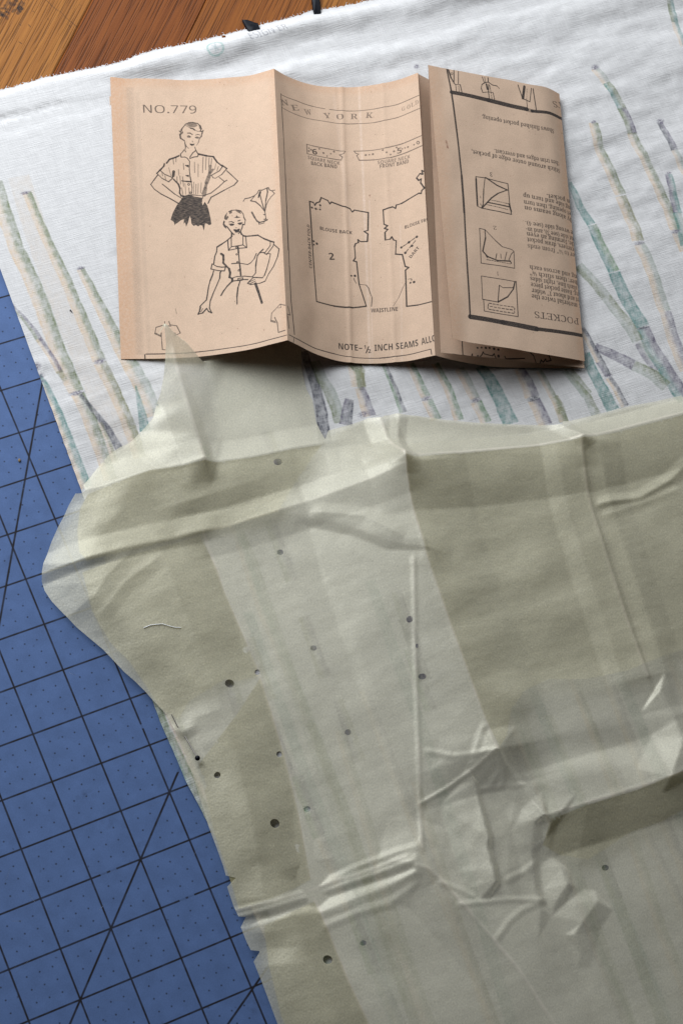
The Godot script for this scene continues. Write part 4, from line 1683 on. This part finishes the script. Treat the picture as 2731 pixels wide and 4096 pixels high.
# height mm, width mm on the left and right of the way, power, then the way
const CREASES := """
2.4 6 11 1.0 660,1320,26 686,1400,22 705,1480,19 745,1620,14 782,1750,9.5 812,1856,6.5
1.8 12 26 1.2 300,1965 420,1940 600,1885 810,1857 1000,1830 1160,1795 1296,1765
0.9 10 5 1.0 150,2292 330,2237 520,2190 700,2150 810,2122
1.6 10 14 1.0 810,2120 930,2095 1050,2060 1300,1990 1480,1935 1585,1902
-0.5 4 10 1.0 170,2320 330,2268 520,2212 700,2172 800,2142
0.9 5 4 1.0 180,2244 300,2250 420,2218
4.0 10 30 1.0 1580,1857 1750,1833 1900,1815 2100,1795 2310,1768 2500,1715 2731,1655 2950,1590
2.4 9 9 1.0 1524,1672 1560,1780 1592,1872
1.4 5 5 1.0 1600,1655 1590,1750 1590,1860
6.0 36 54 1.0 1592,1880 1635,2050 1690,2250 1760,2450 1850,2700 1920,2890 1965,3020
1.8 7 6 1.0 2240,1690 2280,1735 2312,1768
3.4 24 22 1.0 2305,1780 2340,1960 2365,2060 2440,2300 2500,2480 2580,2715
-1.8 8 16 1.0 2345,1880 2390,2060 2470,2300 2530,2480 2600,2720
0.4 6 14 1.0 2632,2770 2690,2880 2740,3000
-3.0 52 24 1.0 815,2125 870,2260 900,2350 1030,2650 1080,2810 1140,3000 1200,3250 1245,3500
-2.6 18 14 1.05 1265,3590 1320,3720 1400,3920 1490,4110 1550,4260
1.0 2.2 2.0 1.0 930,3668 1100,3625 1265,3570 1450,3512 1640,3450
0.8 1.8 1.8 1.0 935,3640 1100,3604 1250,3552 1440,3494 1620,3432
-1.1 2.2 2.6 1.0 960,3690 1120,3655 1290,3595 1460,3540 1640,3482
1.0 3.0 3.6 1.0 1300,3640 1450,3585 1560,3545 1650,3500
0.9 2.6 2.8 1.0 1280,3540 1400,3480 1560,3420 1660,3390
0.8 3.0 3.0 1.0 1310,3700 1440,3650 1560,3615 1660,3540
0.8 1.8 1.8 1.0 1640,2260 1648,2500 1655,2700 1664,2900 1672,3100 1680,3250 1683,3400
3.0 24 20 1.0 1655,3470 1700,3482 1750,3520 1850,3635 1960,3760 2060,3880 2160,4030 2260,4180
1.0 3 10 1.0 1965,3025 2010,3080 2080,3150 2170,3268
3.6 24 20 1.0 2172,3272 2330,3224 2540,3160 2668,3120 2760,3070
-1.8 20 16 1.0 2172,3290 2155,3400 2160,3560 2190,3625 2250,3760 2310,3880 2410,4110 2470,4260
1.1 1.5 1.8 1.0 1690,3210 1780,3160 1880,3090 1950,3030
0.9 2.0 2.4 1.0 1710,3015 1800,3040 1890,3032 1955,3022
0.8 2.4 2.4 1.0 1880,3020 1900,2960 1915,2930
0.8 2.2 2.4 1.0 1960,3140 1990,3090 1970,3040
0.9 2.2 2.6 1.0 2000,3145 2005,3080 1975,3030
0.9 1.8 2.0 1.0 1920,3160 2000,3150 2080,3145
0.9 2.2 2.2 1.0 1835,3628 1950,3612 2060,3600 2170,3600
0.9 2.4 2.6 1.0 2030,3520 2090,3490 2145,3450
0.8 2.4 2.6 1.0 1980,3760 2030,3690 2090,3640 2160,3610
0.8 2.2 2.2 1.0 1760,3540 1840,3570 1880,3590
0.9 2.2 2.2 1.0 2110,3500 2140,3560 2170,3600
1.1 17 15 2.0 2080,2990 2250,2940 2480,2890 2600,2870
1.1 17 15 2.0 2060,3110 2250,3080 2400,3055
-0.7 15 15 2.0 2060,3050 2250,3010 2460,2970
0.9 18 18 2.0 2030,2830 2200,2790 2420,2760 2580,2730
1.1 16 12 1.3 1250,2080 1400,2120 1550,2190 1680,2215
-0.9 6 8 1.2 1240,2105 1400,2150 1540,2215 1660,2225
0.8 6 6 1.2 1280,2060 1450,2080 1560,2150
0.7 4 4 1.0 1480,1790 1540,1810 1570,1850
0.45 7 9 1.2 500,2230 430,2300 380,2380 300,2440
0.4 6 9 1.2 620,2240 500,2330 430,2420
0.7 5 5 1.2 2400,2020 2560,1990 2680,1920 2740,1860
0.6 4 4 1.2 2430,2060 2580,2010 2700,1960
-0.5 3 3 1.2 2400,2040 2570,2000 2690,1940
0.7 18 18 2.0 1700,2420 1900,2350 2150,2280
0.7 18 20 2.0 1850,2600 2050,2480 2300,2440
0.4 8 8 1.0 700,2905 780,2870 840,2850
1.2 4 4 1.0 700,2918 735,2922 770,2905
"""
# where a second thickness of the tissue lies underneath
const UNDER := [
	"352,1975 600,1887 810,1864 1000,1836 1288,1776 1250,1830 1180,1930 1110,2050 1040,2070 810,2130 520,2203 345,2248 318,2210 310,2120 322,2030",
	"1590,1872 1750,1842 1900,1824 2310,1778 2731,1666 2900,1622 2950,2620 2720,2600 2500,2690 2330,2720 2190,2718 2090,2770 2030,2850 2010,2960 1975,3012 1920,2890 1850,2700 1760,2450 1690,2250 1635,2050 1600,1920",
	"330,2290 520,2222 800,2140 828,2180 870,2262 900,2352 1030,2652 1042,2692 960,2716 900,2715 830,2760 760,2800 715,2870 640,2820 590,2740 520,2640 440,2560 370,2440",
	"2190,3287 2330,3234 2540,3170 2731,3092 2790,3075 2790,3215 2731,3240 2640,3290 2520,3330 2430,3390 2350,3440 2240,3420 2172,3380",
	"1060,3700 1262,3600 1320,3722 1400,3922 1490,4112 1560,4270 1240,4300 1130,4060 1080,3860",
	"800,3050 870,2960 960,2840 1046,2700 1080,2812 1140,3002 1200,3252 1248,3510 1100,3590 960,3630 930,3530 862,3330",
]
const PUNCHED := "1110,1850,17,13 1123,2203,13,11 1256,2588,13,11 1035,2678,11,11 920,2730,19,17 1122,3008,12,12 872,3096,13,13 1395,2924,13,12 1234,3228,14,12 1102,3290,20,18 1628,2492,13,13 1657,2598,6,9 1679,2719,16,12 2421,3471,14,12 1454,3771,13,11 1314,3836,20,18"


func tent_field(sh: Sheet, text: String, base: float) -> void:
	for row in text.split("\n", false):
		var word := row.split(" ", false)
		var h := word[0].to_float() * 0.001
		var wl := word[1].to_float() * 0.001
		var wr := word[2].to_float() * 0.001
		var power := word[3].to_float()
		var pts := places(" ".join(word.slice(4)), base)
		var total := 0.0
		var lo := pts[0]
		var hi := pts[0]
		for j in pts.size():
			lo = lo.min(pts[j])
			hi = hi.max(pts[j])
			if j:
				total += pts[j].distance_to(pts[j - 1])
		var reach := maxf(wl, wr)
		var i0 := clampi(int((lo.x - reach - sh.lo.x) / sh.step), 0, sh.nx - 1)
		var i1 := clampi(int((hi.x + reach - sh.lo.x) / sh.step) + 1, 0, sh.nx - 1)
		var k0 := clampi(int((lo.y - reach - sh.lo.y) / sh.step), 0, sh.nz - 1)
		var k1 := clampi(int((hi.y + reach - sh.lo.y) / sh.step) + 1, 0, sh.nz - 1)
		for k in range(k0, k1 + 1):
			for i in range(i0, i1 + 1):
				var p := sh.lo + Vector2(i, k) * sh.step
				var best := INF
				var near := 0
				var foot := pts[0]
				for j in pts.size() - 1:
					var c := Geometry2D.get_closest_point_to_segment(p, pts[j], pts[j + 1])
					var d := p.distance_squared_to(c)
					if d < best:
						best = d
						near = j
						foot = c
				var dir := (pts[near + 1] - pts[near]).normalized()
				var off := p - foot
				var side := dir.cross(off)
				var far_off := sqrt(best)
				var w := wl if side < 0.0 else wr
				var ramp := 1.0
				if (near == 0 and foot == pts[0]) or (near == pts.size() - 2 and foot == pts[near + 1]):   # past an end the fold dies away
					far_off = absf(side)
					ramp = maxf(0.0, 1.0 - absf(off.dot(dir)) / clampf(reach, 0.003, 0.018))
				var f := 1.0 - far_off / w
				if f > 0.0 and ramp > 0.0:
					sh.y[k * sh.nx + i] += h * (1.5 if minf(wl, wr) > 0.004 else 0.7) * (f * f * (3.0 - 2.0 * f) if power > 1.5 else pow(f, power)) * ramp
				var line := 1.0 - sqrt(best) / 0.0017
				if line > 0.0 and absf(h) > 0.0017:
					sh.y[k * sh.nx + i] += 0.00018 * line


func facets(sh: Sheet, text: String, base: float, faces := "", gain := 1.0) -> void:   # flat facets between measured points
	var pts := PackedVector2Array()
	var high := PackedFloat32Array()
	for t in text.replace("\n", " ").split(" ", false):
		var n: PackedFloat64Array = t.split_floats(",")
		var p := lay(n[0], n[1], base + n[2] * 0.001)
		pts.append(Vector2(p.x, p.z))
		high.append(n[2] * 0.001 * gain)
	var tri := Geometry2D.triangulate_delaunay(pts)
	if faces:
		tri = PackedInt32Array()
		for e in faces.replace(" ", ",").split_floats(","):
			tri.append(int(e))
	for t in range(0, tri.size(), 3):
		var a := pts[tri[t]]
		var b := pts[tri[t + 1]]
		var c := pts[tri[t + 2]]
		var area := (b - a).cross(c - a)
		if absf(area) < 1e-9 or high[tri[t]] + high[tri[t + 1]] + high[tri[t + 2]] == 0.0:
			continue
		var lo := ((a.min(b).min(c)) - sh.lo) / sh.step
		var hi := ((a.max(b).max(c)) - sh.lo) / sh.step
		for k in range(clampi(int(lo.y), 0, sh.nz - 1), clampi(int(hi.y) + 1, 0, sh.nz - 1) + 1):
			for i in range(clampi(int(lo.x), 0, sh.nx - 1), clampi(int(hi.x) + 1, 0, sh.nx - 1) + 1):
				var p := sh.lo + Vector2(i, k) * sh.step
				var u := (b - p).cross(c - p) / area
				var v := (c - p).cross(a - p) / area
				var w := 1.0 - u - v
				if u >= 0.0 and v > 0.0 and w > 0.0:
					sh.y[k * sh.nx + i] += u * high[tri[t]] + v * high[tri[t + 1]] + w * high[tri[t + 2]]


var tissue: Sheet


func build_tissue() -> void:
	var sh := Sheet.new(Vector2(-0.20, -0.15), Vector2(0.25, 0.31), 0.00085)
	var outline := places(TISSUE_EDGE.replace("\n", " "))
	var far := Sheet.new(sh.lo, Vector2(0.25, 0.31), 0.008)   # how far from the cut edge
	for k in far.nz:
		for i in far.nx:
			var p := far.lo + Vector2(i, k) * far.step
			far.y[k * far.nx + i] = near_line(p, outline) * (1.0 if Geometry2D.is_point_in_polygon(p, outline) else -1.0)
	var slow := fast_noise(201, 1.0, 2)
	var wrinkle := fast_noise(202, 1.0, 3)
	var streak := fast_noise(203, 1.0, 3)
	var cells := FastNoiseLite.new()
	cells.seed = 204
	cells.noise_type = FastNoiseLite.TYPE_CELLULAR
	cells.cellular_return_type = FastNoiseLite.RETURN_DISTANCE
	cells.frequency = 1.0
	cells.fractal_type = FastNoiseLite.FRACTAL_NONE
	var knot := lay(1950, 3340, 0.007)
	for k in sh.nz:
		for i in sh.nx:
			var p := sh.lo + Vector2(i, k) * sh.step
			var inner := smoothstep(0.0, 0.022, far.at(p)) * smoothstep(-0.075, -0.01, p.y)
			var y := 0.0030 + 0.0040 * inner
			y += 0.0012 * slow.get_noise_2d(p.x * 14.0, p.y * 14.0) * smoothstep(-0.07, -0.02, p.y)
			var a := p.x * 0.94 - p.y * 0.33
			var b := p.x * 0.33 + p.y * 0.94
			y += 0.00007 * streak.get_noise_2d(a * 34.0, b * 120.0) * smoothstep(-0.05, 0.0, p.y)
			y += 0.00003 * wrinkle.get_noise_2d(a * 150.0, b * 260.0)
			var crushed := exp(-pow(p.distance_to(Vector2(knot.x, knot.z)) / 0.032, 2.0))
			y += 0.00020 * inner * cells.get_noise_2d(a * 62.0, b * 84.0)
			y += 0.0006 * crushed * cells.get_noise_2d(a * 110.0 + 40.0, b * 110.0)
			sh.y[k * sh.nx + i] = y
	var up := Sheet.new(sh.lo, Vector2(0.25, 0.31), sh.step)
	facets(up, FLAP_POINTS, 0.003, FLAP_FACES)
	var covered := Sheet.new(sh.lo, Vector2(0.25, 0.31), sh.step)
	for c in up.y.size():
		covered.y[c] = 1.0 if up.y[c] > 0.0 else 0.0
	up.soften(14, Rect2i(36, 0, 162, 198))
	covered.soften(14, Rect2i(36, 0, 162, 198))
	for c in up.y.size():
		sh.y[c] += up.y[c] / maxf(covered.y[c], 0.35)
	facets(sh, CRUMPLE, 0.007, "", 1.2)
	tent_field(sh, CREASES, 0.007)
	for k in sh.nz:
		for i in sh.nx:
			var c := k * sh.nx + i
			sh.y[c] = maxf(sh.y[c], 0.0026 if sh.lo.x + i * sh.step > -0.1 else 0.0016)
	tissue = sh
	var holes := []
	for t in PUNCHED.split(" "):
		var n: PackedFloat64Array = t.split_floats(",")
		var ring := PackedVector2Array()
		for j in 16:
			var ang := TAU * j / 16.0
			var p := lay(n[0] + n[2] * cos(ang), n[1] + n[3] * sin(ang), 0.007)
			ring.append(Vector2(p.x, p.z))
		holes.append(ring)
	var uv1 := Transform2D(Vector2(0.9, -0.4) / 0.075, Vector2(0.4, 0.9) / 0.075, Vector2.ZERO)
	var fold_uv := Transform2D(Vector2(1.0 / 0.45, 0), Vector2(0, 1.0 / 0.46), Vector2(0.20 / 0.45, 0.15 / 0.46))
	var root := thing("tissue_pattern", "creased translucent yellow green tissue paper pattern piece with punched holes and notches", "pattern piece")
	obj("tissue_sheet", sh.mesh(outline, holes, uv1, fold_uv), m_tissue, root)
	# old fold lines, where the fibres have gone pale
	var worn := Ink.new(1000, 1022, Color8(228, 218, 192))
	worn.grain.frequency = 0.05
	for row in CREASES.split("\n", false):
		var word := row.split(" ", false)
		var h := absf(word[0].to_float())
		var slim := minf(word[1].to_float(), word[2].to_float())
		var strong := 0.75 if h >= 2.0 else (0.45 if slim < 2.0 else (0.30 if h > 1.2 and slim < 12.0 else 0.0))
		if strong == 0.0:
			continue
		var pts := places(" ".join(word.slice(4)), 0.007)
		for j in pts.size() - 1:
			worn.tint(fold_uv * pts[j] * Vector2(1000, 1022), fold_uv * pts[j + 1] * Vector2(1000, 1022), 3.0 if strong > 0.5 else 2.2, Color8(242, 234, 212), strong * 1.2)
	with_print(m_tissue, worn.texture())
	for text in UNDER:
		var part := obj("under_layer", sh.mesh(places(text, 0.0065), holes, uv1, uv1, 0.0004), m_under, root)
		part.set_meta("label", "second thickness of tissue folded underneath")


# ---------------------------------------------------------------- small things

func build_small_things() -> void:
	# the pin: up through the tissue, under a pinch of it and out again
	var head := lay(790, 3033, 0.0066)
	var a := lay(744, 2948, 0.0052)
	var b := lay(710, 2902, 0.0056)
	var tip := lay(686, 2856, 0.0052)
	var pin := thing("dressmaking_pin", "fine steel pin with a round black head pinned through the tissue edge", "pin", Vector3(head.x, 0.0052, head.z))
	var ball := SphereMesh.new()
	ball.radius = 0.00132
	ball.height = 0.00264
	ball.radial_segments = 20
	ball.rings = 10
	obj("head", ball, m_black, pin).position = head - pin.position
	var st := SurfaceTool.new()
	st.begin(Mesh.PRIMITIVE_TRIANGLES)
	var mid := a.lerp(b, 0.5)
	var low := Vector3(mid.x, tissue.at(Vector2(mid.x, mid.z)) - 0.0012, mid.z)
	var ya := Vector3(a.x, tissue.at(Vector2(a.x, a.z)) + 0.0002, a.z)
	var yb := Vector3(b.x, tissue.at(Vector2(b.x, b.z)) + 0.0003, b.z)
	var yt := Vector3(tip.x, tissue.at(Vector2(tip.x, tip.z)) + 0.0012, tip.z)
	tube(st, PackedVector3Array([head - pin.position, ya - pin.position, low - pin.position, yb - pin.position, yt - pin.position]), 0.00030, 8, 0.00022)
	obj("shaft", st.commit(), m_steel, pin)

	# a snip of white thread
	var pts := PackedVector3Array()
	for t in ["573,2519", "600,2508", "625,2505", "648,2503", "675,2511", "698,2516", "721,2517"]:
		var n: PackedFloat64Array = t.split_floats(",")
		var p := lay(n[0], n[1], 0.005)
		pts.append(Vector3(p.x, tissue.at(Vector2(p.x, p.z)) + 0.00035, p.z))
	st = SurfaceTool.new()
	st.begin(Mesh.PRIMITIVE_TRIANGLES)
	tube(st, pts, 0.00021, 6, 0.00017)
	tag(obj("thread", st.commit(), m_thread), "short snip of white thread lying on the tissue paper", "thread")

	# black things half hidden by the selvedge
	var leaf := PackedVector2Array()
	for t in ["969,79", "985,79", "1000,83", "1012,88", "1020,95", "1027,92", "1033,95", "1034,103", "1060,150", "1010,165", "990,120", "980,100"]:
		var n: PackedFloat64Array = t.split_floats(",")
		var p := lay(n[0], n[1], -0.0005)
		leaf.append(Vector2(p.x, p.z))
	tag(obj("plastic_clip", slab(leaf, -0.0019, 0.0004), m_black), "small black leaf shaped plastic clip poking out from under the selvedge", "clip")
	var strap := PackedVector2Array()
	for t in ["1244,-60", "1272,-60", "1279,0", "1284,60", "1256,66", "1250,20", "1247,0"]:
		var n: PackedFloat64Array = t.split_floats(",")
		var p := lay(n[0], n[1], -0.0005)
		strap.append(Vector2(p.x, p.z))
	tag(obj("strap", slab(strap, -0.0019, 0.0002), m_black), "narrow black strap running under the fabric at the top of the floor", "strap")
	# a crumb on the mat and a fleck of lint on the cloth
	var grit := SphereMesh.new()
	grit.radius = 0.0007
	grit.height = 0.0011
	grit.radial_segments = 9
	grit.rings = 5
	var o := obj("crumb", grit, plain(Color(0.20, 0.14, 0.07), 0.9))
	o.position = lay(78, 1841, 0.0004)
	o.scale = Vector3(1.0, 1.0, 1.5)
	tag(o, "tiny brown crumb on the blue mat near its left edge", "crumb")
	st = SurfaceTool.new()
	st.begin(Mesh.PRIMITIVE_TRIANGLES)
	var f0 := lay(281, 1236, 0.002)
	var f1 := lay(290, 1247, 0.002)
	var y := cloth.at(Vector2(f0.x, f0.z)) + 0.0003
	tube(st, PackedVector3Array([Vector3(f0.x, y, f0.z), Vector3(f0.x + 0.0007, y, f0.z + 0.001), Vector3(f1.x, y, f1.z)]), 0.0004, 6, 0.00015)
	tag(obj("lint", st.commit(), plain(Color(0.02, 0.015, 0.012), 0.9)), "dark fleck of lint on the white fabric left of the paper sheet", "lint")


func slab(poly: PackedVector2Array, bottom: float, top: float) -> ArrayMesh:   # a flat shape with a bevelled rim
	var tri := Geometry2D.triangulate_polygon(poly)
	var st := SurfaceTool.new()
	st.begin(Mesh.PRIMITIVE_TRIANGLES)
	var inner: PackedVector2Array = poly
	var small := Geometry2D.offset_polygon(poly, -0.0003)
	var c := Vector2.ZERO
	for p in poly:
		c += p / poly.size()
	var shrunk := PackedVector2Array()
	for p in poly:
		shrunk.append(p.move_toward(c, 0.0004))
	for t in range(0, tri.size(), 3):
		var q := [shrunk[tri[t]], shrunk[tri[t + 1]], shrunk[tri[t + 2]]]
		if (q[1] - q[0]).cross(q[2] - q[0]) < 0.0:
			q = [q[0], q[2], q[1]]
		for p in q:
			st.add_vertex(Vector3(p.x, top, p.y))
	for j in poly.size():
		var k := (j + 1) % poly.size()
		var rows := [[poly[j], poly[k], bottom], [poly[j], poly[k], top - 0.0004], [shrunk[j], shrunk[k], top]]
		for r in 2:
			var a := Vector3(rows[r][0].x, rows[r][2], rows[r][0].y)
			var b := Vector3(rows[r][1].x, rows[r][2], rows[r][1].y)
			var d := Vector3(rows[r + 1][1].x, rows[r + 1][2], rows[r + 1][1].y)
			var e := Vector3(rows[r + 1][0].x, rows[r + 1][2], rows[r + 1][0].y)
			for p in [a, b, d, a, d, e]:
				st.add_vertex(p)
	st.generate_normals()
	return st.commit()
